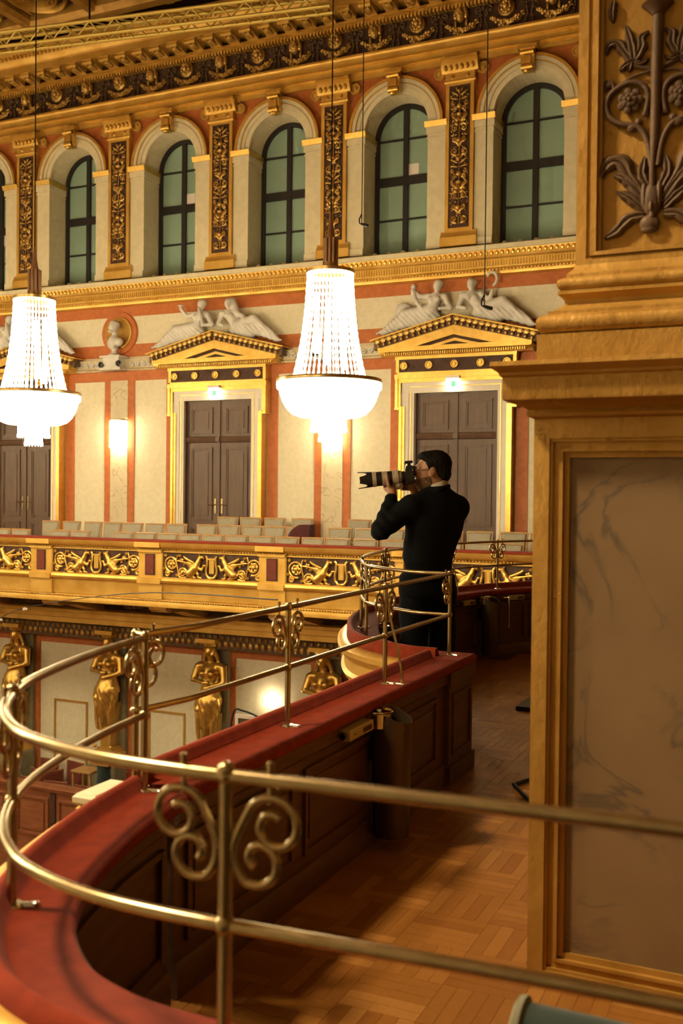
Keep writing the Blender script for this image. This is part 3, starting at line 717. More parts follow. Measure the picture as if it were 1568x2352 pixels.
for j, lab in ((2,'white marble bust on a pedestal before a gilt roundel'), (4,'white marble bust hidden behind the right chandelier')):
    t = thing('bust', lab, 'statue', (XP(j)-0.02,17.22,4.06), 0)
    s = MB(); s.box(-0.26,0.26,-0.16,0.16,0,0.05); s.box(-0.19,0.21,-0.14,0.16,0.05,0.26); s.box(-0.25,0.25,-0.17,0.16,0.26,0.30)
    for sg in (-1,1):
        for i in range(4): s.tube([(p[0],-0.16,p[1]) for p in spiral((sg*0.22,0.12),0.07,0.01,0,sg*4*pi,14)],0.016,5)
    s.obj('pedestal', stone, t)
    MB().lathe([(0,0.29),(0.12,0.30),(0.13,0.33),(0.07,0.36),(0.055,0.40),(0.07,0.44),(0.09,0.46)],16).obj('socle', stone, t)
    o = link('bust_figure', bmesh_, stone, t); o.location = (0,0,0.19); o.rotation_euler = (0,0,-0.35)
    n_ = thing('roundel_niche', 'gilt round dish with terracotta ring %s' % ('behind the white bust' if j == 2 else 'behind the right chandelier'), 'roundel', (XP(j),17.4,4.86))
    MB().lathe([(0.33,0.0),(0.33,-0.05),(0.44,-0.05),(0.45,0.0)],32,ax='y').obj('terracotta_ring', terracotta, n_)
    MB().lathe([(0.0,-0.02),(0.18,-0.03),(0.27,-0.06),(0.30,-0.085),(0.335,-0.08),(0.34,0.0)],32,ax='y').obj('gilt_dish', goldold, n_)

# caryatids under the balcony
def cary():
    P = [('e',(0,-0.06,2.50),(0.085,0.10,0.125),None),('e',(0,-0.02,2.55),(0.11,0.11,0.09),None),('e',(0,-0.155,2.48),(0.016,0.02,0.03),None,0.01),('c',(0,-0.02,2.40),(0,0,2.30),0.055,0.065),
      ('c',(-0.19,0.0,2.20),(0.19,0.0,2.20),0.085,0.085),('e',(0,-0.03,2.05),(0.19,0.14,0.22),None),('e',(-0.09,-0.14,2.07),(0.075,0.07,0.07),None),('e',(0.09,-0.14,2.07),(0.075,0.07,0.07),None),
      ('c',(-0.25,-0.01,2.18),(-0.31,-0.08,1.92),0.075,0.06),('c',(0.25,-0.01,2.18),(0.31,-0.08,1.92),0.075,0.06),('c',(-0.31,-0.08,1.92),(0.0,-0.24,1.90),0.055,0.04),('c',(0.31,-0.08,1.90),(0.02,-0.24,1.80),0.055,0.042),
      ('e',(0.04,-0.24,1.91),(0.06,0.035,0.04),None,0.015),('c',(0,-0.02,1.9),(0,-0.03,1.62),0.15,0.20),('e',(0,-0.06,1.55),(0.25,0.18,0.20),None),('c',(0,-0.06,1.5),(-0.01,-0.05,1.05),0.225,0.165),('c',(0.0,-0.05,1.05),(-0.03,-0.06,0.80),0.15,0.08),
      ('c',(0.19,-0.14,1.58),(-0.16,-0.2,1.36),0.05,0.05),('c',(0.20,-0.12,1.5),(0.10,-0.15,0.85),0.06,0.035),('c',(-0.20,-0.12,1.5),(-0.17,-0.13,0.72),0.065,0.035),('c',(0.0,-0.22,1.35),(-0.04,-0.17,0.85),0.05,0.03),
      ('c',(-0.10,-0.02,2.48),(-0.17,0.02,2.22),0.04,0.03),('c',(0.10,-0.02,2.48),(0.17,0.02,2.22),0.04,0.03)]
    return sdf_mesh('figure', P, 0.014, 0.03, lambda X,Y,Z: 0.010*np.sin(60*X+10*Z+1.5*np.sin(9*Z))*np.clip((1.60-Z)*8,0,1))
CM = cary()
CL = ['gilded caryatid with crossed arms at the far left, behind the curved rail', 'gilded caryatid with crossed arms behind the rail post scroll', 'gilded caryatid with crossed arms standing left of the lit wall lamp', 'gilded caryatid cut off by the red ledge, right of the lit wall lamp', 'gilded caryatid hidden below the rounded balcony box']
for i, j in enumerate((1,2,3,4)):
    t = thing('caryatid', CL[i], 'statue', (XP(j),17.1,-4.1), 0, 'gilded caryatids under the balcony')
    link('figure', CM, gold2, t).scale = (1.12,1.05,1)
    s = MB(); s.prism([(-0.12,0.30),(0.12,0.30),(0.17,1.25),(-0.17,1.25)],'y',-0.12,0.17); s.obj('herm_shaft', goldold, t)
    MB().bbox(-0.34,0.34,-0.24,0.18,-1.05,0.0,0.03).obj('pedestal', gmarble, t)
    s = MB(); s.box(-0.30,0.30,-0.2,0.18,0.0,0.22); s.box(-0.24,0.24,-0.17,0.18,0.22,0.27); s.box(-0.19,0.19,-0.15,0.18,0.27,0.32); s.obj('plinth', gold, t)
    for sg in (-1,1): MB().ell((sg*0.2,-0.2,0.36),(0.04,0.04,0.04),8,6).obj('ball', gold, t)
    s = MB(); s.lathe([(0.13,2.60),(0.15,2.64),(0.19,2.68)],14,(0,-0.02,0)); s.box(-0.22,0.22,-0.22,0.18,2.68,2.76); s.obj('head_capital', gold, t)

# ------------------------------------------------------------ gilded balcony front
bal = thing('gilded_balcony', 'long gilded balcony front with griffin reliefs and red cap', 'balcony', (XP(3),15.0,-0.5))
def bp(mb, name, m_, smooth=35): return mb.obj(name, m_, bal, smooth, wc=True)
bp(MB().prism([(14.93,0.645),(14.95,0.675),(15.32,0.675),(15.32,0.64)],'x',XL,2.0),'velvet_cap',velvet)
bp(MB().prism([(14.92,0.55),(14.90,0.58),(14.88,0.64),(15.30,0.645),(15.30,-0.40),(15.05,-0.40),(15.05,0.50),(14.98,0.51)],'x',XL,2.0),'parapet_body',gold)
bp(MB().prism([(15.06,0.02),(14.97,0.0),(14.95,-0.04),(14.97,-0.08),(15.01,-0.10),(15.02,-0.14),(15.03,-0.37),(15.06,-0.38)],'x',XL,2.0),'lower_moulding',gold)
bp(MB().prism([(15.06,-0.37),(14.99,-0.39),(14.97,-0.43),(14.98,-0.52),(15.06,-0.52)],'x',XL,2.0),'bottom_fascia',gold)
dn_ = MB(); x = -15.5
while x < -3.5: dn_.box(x,x+0.03,14.97,15.02,0.505,0.545); x += 0.055
tag(bp(dn_,'dentil_row',gold2,0), kind='stuff')
dn_ = MB(); x = -15.5
while x < -3.5: dn_.ell((x,14.965,-0.40),(0.022,0.02,0.018),5,4); x += 0.05
tag(bp(dn_,'bead_row',goldold), kind='stuff')
for j in range(0,7):
    x = XP(j)+0.02
    s = MB(); s.box(x-0.25,x+0.25,14.99,15.06,0.0,0.51); s.box(x-0.26,x+0.26,14.95,15.06,0.46,0.50); s.box(x-0.25,x+0.25,14.93,15.0,-0.10,0.0); s.box(x-0.25,x+0.25,14.99,15.05,-0.38,-0.08); s.box(x-0.27,x+0.27,14.87,15.0,0.55,0.64)
    pr = bp(s,'pier',gold)
    q = MB().box(-0.105,0.105,-0.012,0.02,0.05,0.43).obj('dark_border', darkback, pr, smooth=0); q.location = (x-XP(3),-0.01,0.5)
    q = MB().box(-0.085,0.085,-0.02,0.02,0.07,0.41).obj('red_inset', redseat, pr, smooth=0); q.location = (x-XP(3),-0.012,0.5)
# griffin relief panel
def griffin():
    P = []
    def c(a,b,ra,rb,k=0.02,y=-0.03,y2=None): P.append(('c',(a[0],y,a[1]),(b[0],y2 if y2 is not None else y,b[1]),ra,rb,k))
    c((-0.44,0.10),(-0.33,0.19),0.072,0.066); c((-0.33,0.19),(-0.27,0.29),0.062,0.044); c((-0.27,0.29),(-0.235,0.37),0.042,0.034); c((-0.225,0.385),(-0.185,0.38),0.032,0.026); c((-0.185,0.38),(-0.155,0.355),0.018,0.008); c((-0.24,0.40),(-0.255,0.43),0.014,0.007)
    c((-0.45,0.09),(-0.38,0.10),0.066,0.045); c((-0.38,0.10),(-0.41,0.035),0.034,0.024); c((-0.41,0.03),(-0.33,0.02),0.022,0.017)
    c((-0.33,0.15),(-0.28,0.08),0.036,0.026); c((-0.28,0.08),(-0.27,0.03),0.023,0.02); c((-0.27,0.025),(-0.21,0.02),0.02,0.015)
    c((-0.30,0.20),(-0.20,0.16),0.034,0.025); c((-0.20,0.16),(-0.155,0.235),0.023,0.019); c((-0.155,0.235),(-0.12,0.235),0.019,0.012)
    for i in range(8):
        a = 0.20+0.13*i; L = 0.37-0.03*i
        c((-0.35-0.008*i,0.26-0.012*i),(-0.35-0.012*i-L*cos(a),0.25-0.012*i+L*sin(a)*0.45+0.02),0.024,0.011,0.004,-0.04)
    for i in range(6): c((-0.36-0.03*i,0.285+0.012*i),(-0.40-0.03*i,0.30+0.016*i),0.024,0.018,0.006,-0.05)
    for i in range(6):
        a = i*0.6; c((-0.50-0.025*i,0.07+0.05*sin(a)),(-0.525-0.025*i,0.07+0.05*sin(a+0.6)),0.018,0.016)
    for i in range(6): c((-0.275+0.012*i,0.24+0.028*i),(-0.315+0.012*i,0.23+0.030*i),0.018,0.010,0.004,-0.055)
    return sdf_mesh('griffin', P, 0.008, 0.02)
GM = griffin()
def scrollwork(lyre):
    mb = MB()
    for sg in ((-1,1) if lyre else (1,)):
        def tb(sp, r=0.018): mb.tube([(sg*p[0],-0.02,p[1]) for p in sp], r, 6)
        if not lyre:
            tb(spiral((0.83,0.25),0.15,0.03,-pi*0.6,pi*3.4,44),0.019); mb.ell((sg*0.83,-0.03,0.25),(0.04,0.03,0.04),8,6)
            for i in range(6): a = i*pi/3; mb.ell((sg*(0.83+0.065*cos(a)),-0.025,0.25+0.065*sin(a)),(0.024,0.02,0.024),6,5)
            tb(spiral((0.92,0.07),0.055,0.01,pi*0.3,pi*3.6,22),0.015)
            tb(spiral((0.60,0.10),0.085,0.012,pi*0.9,-pi*2.6,28),0.017); tb(spline([(0.52,0.02),(0.66,0.02),(0.70,0.14),(0.73,0.30),(0.70,0.42)],6),0.014)
            for (x,z,r) in ((0.62,0.31,0.05),(0.66,0.40,0.03),(0.96,0.40,0.035),(0.72,0.05,0.03),(0.98,0.16,0.03),(0.56,0.25,0.03)):
                for i in range(5): a = i*2*pi/5; mb.ell((sg*(x+r*0.6*cos(a)),-0.02,z+r*0.6*sin(a)),(r*0.45,0.018,r*0.45),6,5)
                mb.ell((sg*x,-0.03,z),(r*0.35,0.02,r*0.35),6,5)
            continue
        mb.tube([(sg*0.0,-0.035,0.02),(sg*0.06,-0.035,0.03),(sg*0.105,-0.035,0.09),(sg*0.11,-0.035,0.17),(sg*0.085,-0.035,0.27),(sg*0.09,-0.035,0.38),(sg*0.115,-0.035,0.40)],0.022,6)
        mb.tube([(sg*0.035,-0.03,0.1),(sg*0.035,-0.03,0.36)],0.012,5)
    if not lyre: return mb.mesh('scroll')
    mb.box(-0.10,0.10,-0.05,-0.02,0.34,0.37); mb.box(-0.05,0.05,-0.035,0,0.10,0.36)
    return mb.mesh('lyre')
SM = scrollwork(False); LM = scrollwork(True)
for j in range(0,6):
    x = XP(j)+BAY/2+0.06
    g_ = bp(MB().box(x-1.01,x+1.01,15.03,15.06,0.015,0.47),'relief_ground',darkback,0)
    s = MB()
    s.frame(x-1.035,x+1.035,0.0,0.49,0.024,15.0,15.06)
    bp(s,'panel_frame',gold2,0)
    o = link('lyre', LM, gold2, g_); o.location = (x-XP(3),0.03,0.52)
    for sg in (1,-1):
        o = link('scroll', SM, gold2, g_); o.location = (x-XP(3),0.03,0.52); o.scale = (sg,1,0.98)
        o = link('griffin', GM, gold2, g_); o.location = (x-XP(3),0.03,0.52); o.scale = (sg,1,1)

# ------------------------------------------------------------ lamps on the far wall
for j, lab in ((2,'lit crystal wall lamp on the marble strip below the bust'), (4,'lit crystal wall lamp below the right chandelier')):
    t = thing('wall_lamp', lab, 'wall lamp', (XP(j)+0.02,17.37,2.5), 0, 'crystal wall lamps')
    MB().box(-0.14,0.14,-0.03,0,0.0,0.58).obj('back_plate', brass, t)
    MB().lathe([(0.19,0.02),(0.20,0.05),(0.20,0.50),(0.19,0.53)],16,(0,-0.02,0),pi,2*pi).obj('glass_shade', bulb, t)
    MB().lathe([(0.0,0.57),(0.19,0.56),(0.215,0.545),(0.215,0.525),(0.18,0.52)],16,(0,-0.02,0),pi,2*pi).obj('top_rim', brass, t)
    s = MB()
    for i in range(14): a = pi+pi*(i+0.5)/14; s.ell((0.19*cos(a),-0.02+0.19*sin(a),0.0),(0.014,0.014,0.045),5,4)
    s.obj('crystal_fringe', bulb, t)
exitm = mat('lit_sign_panel', (0.9,0.85,0.7), 0.4, emit=(1,0.88,0.66), es=4.0); greenm = mat('green_sign_print', (0.1,0.5,0.2), 0.5, emit=(0.12,0.6,0.22), es=0.8)
for j, lab in ((3,'small lit exit lamp over the door between the chandeliers'), (5,'small lit exit lamp over the door behind the photographer')):
    t = thing('exit_lamp', lab, 'exit sign', (XP(j)-0.02,17.22,3.42), 0, 'lit exit lamps over the doors')
    MB().box(-0.13,0.13,-0.10,0.0,0.19,0.24).obj('lamp_housing', whitewood, t)
    MB().bbox(-0.125,0.125,-0.085,-0.03,0.0,0.19,0.01).obj('lit_panel', exitm, t)
    s = MB(); s.box(-0.02,0.06,-0.09,-0.084,0.04,0.14); s.ell((-0.03,-0.088,0.13),(0.014,0.004,0.014),6,4); s.tube([(-0.03,-0.088,0.115),(-0.045,-0.088,0.07),(-0.07,-0.088,0.045)],0.008,4); s.tube([(-0.045,-0.088,0.07),(-0.02,-0.088,0.05)],0.008,4); s.obj('pictogram', greenm, t)
t = thing('wall_lamp', 'small square lit wall lamp beneath the balcony, above the framed screen', 'wall lamp', (-9.37,17.36,-2.62))
MB().box(-0.06,0.06,-0.05,0.03,0.02,0.17).obj('back_plate', whitewood, t); MB().bbox(-0.10,0.10,-0.13,-0.05,0,0.19,0.015).obj('glass_cube', bulb, t)
t = thing('framed_screen', 'dark screen in a white frame below the small lit wall lamp', 'screen', (-9.55,17.0,-3.5))
s = MB()
s.frame(-0.4,0.4,0,0.74,0.07,-0.06,0.0)
s.obj('frame', whitewood, t); MB().box(-0.34,0.34,-0.03,0.0,0.06,0.68).obj('display', mat('grey_green_display',(0.10,0.09,0.05),0.3), t)
s = MB(); s.box(-0.03,0.03,0.0,0.06,-1.25,0.5); s.box(-0.3,0.3,-0.2,0.2,-1.27,-1.22); s.obj('stand', black, t)
tag(MB().tube(spline([(-10.35,16.92,-4.7),(-10.1,16.92,-3.6),(-9.98,16.93,-2.75),(-9.75,16.93,-2.68),(-9.35,16.93,-2.78),(-8.9,16.95,-2.9),(-8.7,16.95,-4.7)],8),0.02,6).obj('cable', blackrub), 'black cable looped over the framed screen', 'cable')

# paper notes stuck on three window panes
for (j, dx, z, lab) in ((0,0.14,7.27,'white paper note on the window at the left picture edge'), (2,0.13,7.64,'white paper note on the window left of the middle one'), (4,0.13,7.64,'white paper note on the window next to the hanging microphone')):
    tag(MB().box(-0.12,0.12,-0.004,0.0,-0.13,0.13).obj('paper_note', mat('white_paper_%d' % j,(0.82,0.74,0.70),0.8), None, smooth=0), lab, 'paper', 'paper notes on the windows').location = (XP(j)+1.235+dx,17.912,z)
# ============================================================ SEATING
ORD = ['first','second','third','fourth','fifth','sixth','seventh','eighth','ninth','tenth','eleventh','twelfth','thirteenth','fourteenth','fifteenth','sixteenth','seventeenth','eighteenth','nineteenth','twentieth','twenty-first','twenty-second','twenty-third']
def chair_proto(name, label, cat, group, fab, wood, hb=0.87, w=0.44):
    t = thing(name, label, cat, (0,0,0), 0, group)
    # back toward +y; sitter faces -y
    def slab(x0,x1,z0,z1,y0,y1,lean,b=0.02):
        mb = MB(); n_ = 5
        for (yy, ins) in ((y0,b),(y0+b,0),(y1-b,0),(y1,b)):
            for i in range(n_):
                z = z0+ins+(z1-z0-2*ins)*i/(n_-1); k = 0.88+0.12*i/(n_-1)
                for sx in (-1,1): mb.v.append((sx*((x1-x0)/2-ins)*k, yy+lean*(z-z0), z))
        L = 2*n_
        for q in range(3):
            for i in range(n_-1):
                mb.f.append((q*L+2*i,(q+1)*L+2*i,(q+1)*L+2*i+2,q*L+2*i+2)); mb.f.append((q*L+2*i+1,q*L+2*i+3,(q+1)*L+2*i+3,(q+1)*L+2*i+1))
            mb.f.append((q*L,q*L+1,(q+1)*L+1,(q+1)*L)); mb.f.append((q*L+L-2,(q+1)*L+L-2,(q+1)*L+L-1,q*L+L-1))
        for i in range(n_-1):
            mb.f.append((2*i,2*i+2,2*i+3,2*i+1)); mb.f.append((3*L+2*i,3*L+2*i+1,3*L+2*i+3,3*L+2*i+2))
        return mb
    slab(-w/2+0.015,w/2-0.015,0.48,hb-0.012,0.17,0.225,0.14).obj('backrest', fab, t)
    pts = [(-w/2*0.88,0.22,0.40),(-w/2*0.9,0.225,0.5),(-w/2,0.255,hb-0.03),(-w/2+0.03,0.258,hb),(w/2-0.03,0.258,hb),(w/2,0.255,hb-0.03),(w/2*0.9,0.225,0.5),(w/2*0.88,0.22,0.40)]
    MB().tube(spline(pts,3),0.016,6).obj('back_frame', wood, t)
    s = MB().bbox(-w/2,w/2,-0.22,0.2,0.39,0.46,0.02).obj('seat', fab, t)
    for sx in (-1,1):
        MB().tube([(sx*(w/2-0.03),-0.19,0),(sx*(w/2-0.02),-0.19,0.40)],[0.012,0.017],6).obj('leg', wood, t)
        MB().tube([(sx*(w/2-0.04),0.22,0),(sx*(w/2-0.03),0.2,0.42)],[0.012,0.017],6).obj('leg', wood, t)
    return t
ch = chair_proto('balcony_chair','', 'chair', 'grey chairs on the gilded balcony', greyfab, beech)
first = [True]
def place(proto, loc, rz, label, flag):
    if flag[0]: flag[0] = False; proto.location = loc; proto.rotation_euler = (0,0,rz); proto['label'] = label; return proto
    return dup(proto, loc, label, None, rz)
rr = random.Random(5)
rows = [('front', 15.62, -0.12, [-14.85+0.505*i for i in range(22)], (2,5)),
        ('middle', 16.27, 0.04, [-14.15,-13.6]+[-13.05+0.5*i for i in range(5)]+[-10.35,-9.86,-9.37,-8.88,-8.39]+[-7.55+0.52*i for i in range(6)]+[-4.35,-3.85], ()),
        ('back', 16.87, 0.18, [-10.25,-9.72,-9.2,-8.6]+[-7.42,-6.92], ())]
for rn, y, z, xs, skip in rows:
    k = 0
    for i, x in enumerate(xs):
        if i in skip: continue
        place(ch, (x,y+rr.uniform(-.02,.02),z), rr.uniform(-.05,.05), 'grey upholstered chair, %s from the left in the %s balcony row' % (ORD[k], rn), first); k += 1
# maroon coat over a middle-row chair
ct = MB()
path = [(-0.26,0.16,0.55),(-0.24,0.22,0.80),(-0.10,0.24,0.90),(0.10,0.24,0.91),(0.24,0.23,0.89)]
vs = []
for i in range(9):
    t_ = i/8; x = -0.27+0.50*t_; top = 0.62+0.29*min(1,sqrt(max(0,t_*1.9)))
    for (yy, zz_) in ((0.10,0.44),(0.105,top-0.10),(0.15,top),(0.30,top+0.005),(0.34,top-0.10),(0.345,0.42)): vs.append((x,yy+0.012*sin(i*2.1),zz_))
ct.v = vs
for i in range(8):
    for k in range(6): ct.f.append((i*6+k,i*6+(k+1)%6,(i+1)*6+(k+1)%6,(i+1)*6+k))
ct.f += [(5,4,3,2,1,0),tuple(range(48,54))]
o = ct.obj('coat', velvetdark); o.location = (-8.30,16.22,0.06); tag(o,'dark maroon coat draped over a grey chair back in the balcony','coat')

# ------------------------------------------------------------ loge and stalls below
lg = thing('loge_parapet','panelled reddish wooden loge parapet below the caryatids','parapet',(-13,15.0,-6.2))
MB().box(-26,-4,15.1,17.28,-6.2,-5.15).obj('loge_deck', redwood, fl)
MB().box(-26,-4,14.98,15.1,-6.2,-4.12).obj('front_wall', redwood, lg, wc=True)
MB().prism([(14.92,-4.12),(14.90,-4.06),(14.95,-4.03),(15.15,-4.03),(15.15,-4.12)],'x',-26,-4).obj('hand_rail', redwood, lg, wc=True)
for i in range(16):
    x = -18.6+1.0*i
    s = MB()
    s.frame(x,x+0.78,-5.0,-4.25,0.05,14.94,15.0)
    s.box(x+0.12,x+0.66,14.955,15.0,-4.9,-4.36); s.obj('panel', redwood, lg, wc=True)
    MB().box(x+0.82,x+0.94,14.945,15.0,-5.1,-4.16).obj('painted_gap_shade', darkback, lg, wc=True)  # solid dark strip; its colour stands in for the shade of an opening
rs = chair_proto('loge_chair','', 'chair', 'red chairs in the loge below', redseat, redwood, 0.95, 0.5)
rf = [True]
spots = [(-14.55,16.75,0.0),(-13.95,16.8,-0.2),(-12.2,16.75,0.3),(-15.05,16.05,0.1),(-14.35,16.0,-0.5),(-13.6,16.15,1.2),(-15.8,16.1,0.0),(-11.5,16.4,0.2),
         (-15.35,15.45,0.0),(-14.65,15.45,0.05),(-13.95,15.45,-0.1),(-13.25,15.45,0.15),(-12.55,15.45,0.0),(-11.85,15.45,0.1)]
for i,(x,y,a) in enumerate(spots):
    place(rs,(x,y,-5.15),a,'red upholstered chair in the loge below, %s counting from the back wall' % ORD[i], rf)
t = thing('draped_stand','dark teal draped stand among the red loge chairs','stand',(-12.50,16.2,-5.15))
MB().lathe([(0.16,0.0),(0.15,0.3),(0.155,0.7),(0.13,1.15),(0.14,1.27),(0.0,1.28)],18).obj('drape', teal, t); MB().box(-0.2,0.2,-0.14,0.14,1.28,1.32).obj('top_board', beech, t)
t = thing('side_table','small honey wood table beside the teal draped stand','table',(-13.0,16.3,-5.15))
MB().bbox(-0.25,0.25,-0.2,0.2,1.05,1.10,0.01).obj('table_top', beech, t)
for sx in (-1,1):
    for sy in (-1,1): MB().box(sx*0.21-0.02,sx*0.21+0.02,sy*0.16-0.02,sy*0.16+0.02,0,1.05).obj('leg', beech, t)
# hall stalls further down
st = chair_proto('stall_chair','', 'chair', 'stalls chairs on the hall floor', redseat, redwood, 0.95, 0.5)
sf = [True]; q = 0
for r_ in range(3):
    for c_ in range(5):
        place(st,(-9.6-0.62*c_,11.0+1.0*r_,-6.2),pi/2,'red stalls chair on the hall floor, %s seat of row %s' % (ORD[c_],['one','two','three'][r_]),sf)
# ============================================================ CHANDELIERS, WIRES, TRUSS
crystal = mat('lit_crystal', (1,0.95,0.85), 0.3, emit=WARM, es=CH_STRAND); bowlm = mat('lit_crystal_bowl', (1,0.95,0.85), 0.3, emit=WARM, es=CH_BOWL)
chmetal = mat('chandelier_brass', (0.52,0.34,0.14), 0.3, 0.9); pinkm = mat('rosy_stem_metal', (0.42,0.25,0.15), 0.35, 0.7)
def chandelier(loc, label):
    # local z: 0 = underside of the lowest crystal drum
    t = thing('chandelier', label, 'chandelier', loc, 0, 'crystal chandeliers over the hall')
    zt, zr = 2.10, 0.72
    def R(z):  # cone radius at height
        k = (z-zr-0.03)/(zt-zr-0.03); return 0.47-0.185*k**0.8 - 0.05*sin(pi*k)*0.6
    ns = 40
    s = MB()
    for i in range(ns):
        a = 2*pi*i/ns; nb = 30; vs = []
        for j in range(nb+1):
            z = zr+0.03+(zt-zr-0.03)*j/nb; r = R(z); rb = 0.0145 if j % 2 else 0.005
            for q in range(4):
                b_ = a+pi/4+q*pi/2; vs.append((r*cos(a)+rb*cos(b_), r*sin(a)+rb*sin(b_), z))
        fs = []
        for j in range(nb):
            for q in range(4): fs.append((j*4+q,j*4+(q+1)%4,(j+1)*4+(q+1)%4,(j+1)*4+q))
        s.add(vs,fs)
    tag(s.obj('crystal_strands', crystal, t), kind='stuff')
    for k in range(3):
        MB().tube([(0.2*cos(k*2.1),0.2*sin(k*2.1),zr+0.15+0.1*k),(0.2*cos(k*2.1),0.2*sin(k*2.1),zr+1.1)],0.035,8).obj('lamp_tube', bowlm, t)
    MB().lathe([(R(zt)-0.03,zt-0.02),(R(zt)+0.02,zt-0.02),(R(zt)+0.025,zt+0.02),(R(zt)-0.02,zt+0.03),(0.10,zt+0.06),(0.095,zt+0.12)],28).obj('top_ring', chmetal, t)
    st_ = MB()
    for i in range(10):
        a = 2*pi*i/10; st_.tube([(0.078*cos(a),0.078*sin(a),zt+0.05),(0.078*cos(a),0.078*sin(a),zt+0.42)],0.022,6)
    st_.lathe([(0.07,zt+0.05),(0.07,zt+0.42),(0.05,zt+0.46),(0.03,zt+0.6),(0.012,zt+0.75)],14); st_.obj('stem', pinkm, t)
    MB().tube([(0,0,zt+0.6),(0,0,11.0-loc[2])],0.009,6).obj('suspension_cable', black, t)
    MB().lathe([(0.60,zr-0.005),(0.665,zr-0.01),(0.672,zr+0.012),(0.665,zr+0.035),(0.60,zr+0.03),(0.44,zr+0.03)],48).obj('rim_ring', chmetal, t)
    pr = [(0.655,zr-0.01),(0.645,zr-0.06),(0.625,zr-0.14),(0.59,zr-0.24),(0.54,zr-0.33),(0.47,zr-0.40),(0.38,zr-0.435),(0.22,zr-0.44)]
    MB().lathe(pr,32).obj('crystal_bowl', bowlm, t)
    n = 90; s = MB()
    for i in range(n):
        a = 2*pi*i/n
        for (r,z) in ((0.655,zr-0.035),(0.652,zr-0.07)): s.ell((r*cos(a),r*sin(a),z),(0.012,0.012,0.02),4,4)
    tag(s.obj('bead_trim', bowlm, t), kind='stuff')
    for (r,z0,z1,nm) in ((0.225,0.12,0.30,'upper_drum'),(0.125,0.0,0.14,'lower_drum')):
        MB().lathe([(r,z1),(r,z0+0.03),(r*0.92,z0)],24).obj(nm, bowlm, t)
        s = MB(); k_ = int(150*r)
        for i in range(k_): a = 2*pi*i/k_; s.ell((r*cos(a),r*sin(a),z0),(0.011,0.011,0.03),4,4)
        tag(s.obj('fringe', bowlm, t), kind='stuff')
    return t
CHX = -5.43; CHZ = 2.205; PITCHX = 4.74
c0 = chandelier((CHX,11.5,CHZ), 'large lit crystal chandelier hanging nearest, in front of the photographer')
dup(c0, (CHX-PITCHX,11.5,CHZ), 'lit crystal chandelier cut off by the left picture edge')
nm = ['third','fourth','fifth']
for k in range(2,5): dup(c0, (CHX-PITCHX*k,11.5,CHZ), '%s lit crystal chandelier along the far row, outside the picture' % nm[k-2])
for k in range(5): dup(c0, (CHX-PITCHX*k,2.0,CHZ), '%s lit crystal chandelier of the near row, outside the picture' % (['first','second']+nm)[k])

# lighting truss under the ceiling
TA = Vector((-14.6,15.05,10.12)); TD = (Vector((-8.95,15.95,10.12))-TA).normalized(); TN = Vector((-TD.y,TD.x,0))
t = thing('lighting_truss','yellowish lattice lighting truss running below the ceiling edge','truss',TA)
trm = mat('gilded_truss_metal',(0.72,0.52,0.13),0.4,0.5)
def tp(a, q, z): p = TD*a+TN*q; return (p.x,p.y,z)
for (q,z) in ((0,0),(0,0.27),(0.3,0.02),(0.3,0.29)): MB().tube([tp(-5,q,z),tp(7.0,q,z)],0.036,8).obj('chord',trm,t)
s = MB(); x = -5.0; k = 0
while x < 6.9:
    a, b_ = (0,0.27) if k % 2 else (0.27,0)
    s.tube([tp(x,0,a),tp(x+0.26,0,b_)],0.017,5); s.tube([tp(x,0.3,a+0.02),tp(x+0.26,0.3,b_+0.02)],0.017,5); s.tube([tp(x,0,0),tp(x,0.3,0.02)],0.017,5); s.tube([tp(x,0,0.27),tp(x+0.26,0.3,0.29)],0.017,5)
    x += 0.26; k += 1
tag(s.obj('lattice_bracing',trm,t), kind='stuff')
for x in (2.2,5.5): MB().tube([tp(x,0.15,0.27),tp(x,0.15,0.95)],0.02,6).obj('hanger',black,t)

# hanging microphones on thin cables
def mic(x, y, z, lab):
    t = thing('hanging_microphone', lab, 'microphone', (x,y,z), 0, 'hanging microphones')
    MB().tube([(0,0,0.03),(0,0,11.0-z)],0.006,5).obj('cable', blackrub, t)
    MB().tube(spline([(0.0,0,0.14),(-0.03,0,0.08),(-0.025,0,0.03),(0.01,0,0.02)],5),0.008,6).obj('gooseneck', blackrub, t)
    MB().tube([(-0.005,0,0.022),(0.05,-0.01,0.0),(0.085,-0.015,-0.01)],[0.014,0.02,0.019],8).obj('capsule', black, t)
mic(-4.79,11.0,4.70,'black microphone hanging beside the second arched window from the pillar')
mic(-2.98,10.0,3.43,'black microphone hanging before the marble figure with the sickle')
# thin stage wires with pale clips
w1 = [(-13.6,14.2,-0.95),(-11.3,12.6,-0.35),(-7.0,9.6,0.35),(-4.0,7.5,0.62)]
tag(MB().tube(spline(w1,8),0.006,5).obj('stage_wire', blackrub), 'thin wire with small clips stretched below the gilded balcony', 'wire')
t = w1[1]
for i,(p,lab) in enumerate((((-13.55,14.15,-0.96),'leftmost pale clip on the wire below the balcony'),((-12.75,13.6,-0.74),'middle pale clip on the wire below the balcony'),((-11.3,12.6,-0.37),'rightmost pale clip on the wire below the balcony'))):
    o = MB().bbox(-0.07,0.07,-0.02,0.02,-0.02,0.025,0.006).obj('wire_clip', whitewood); o.location = p; o.rotation_euler = (0,-0.15,-0.6); tag(o, lab, 'clip', 'clips on the stage wire')
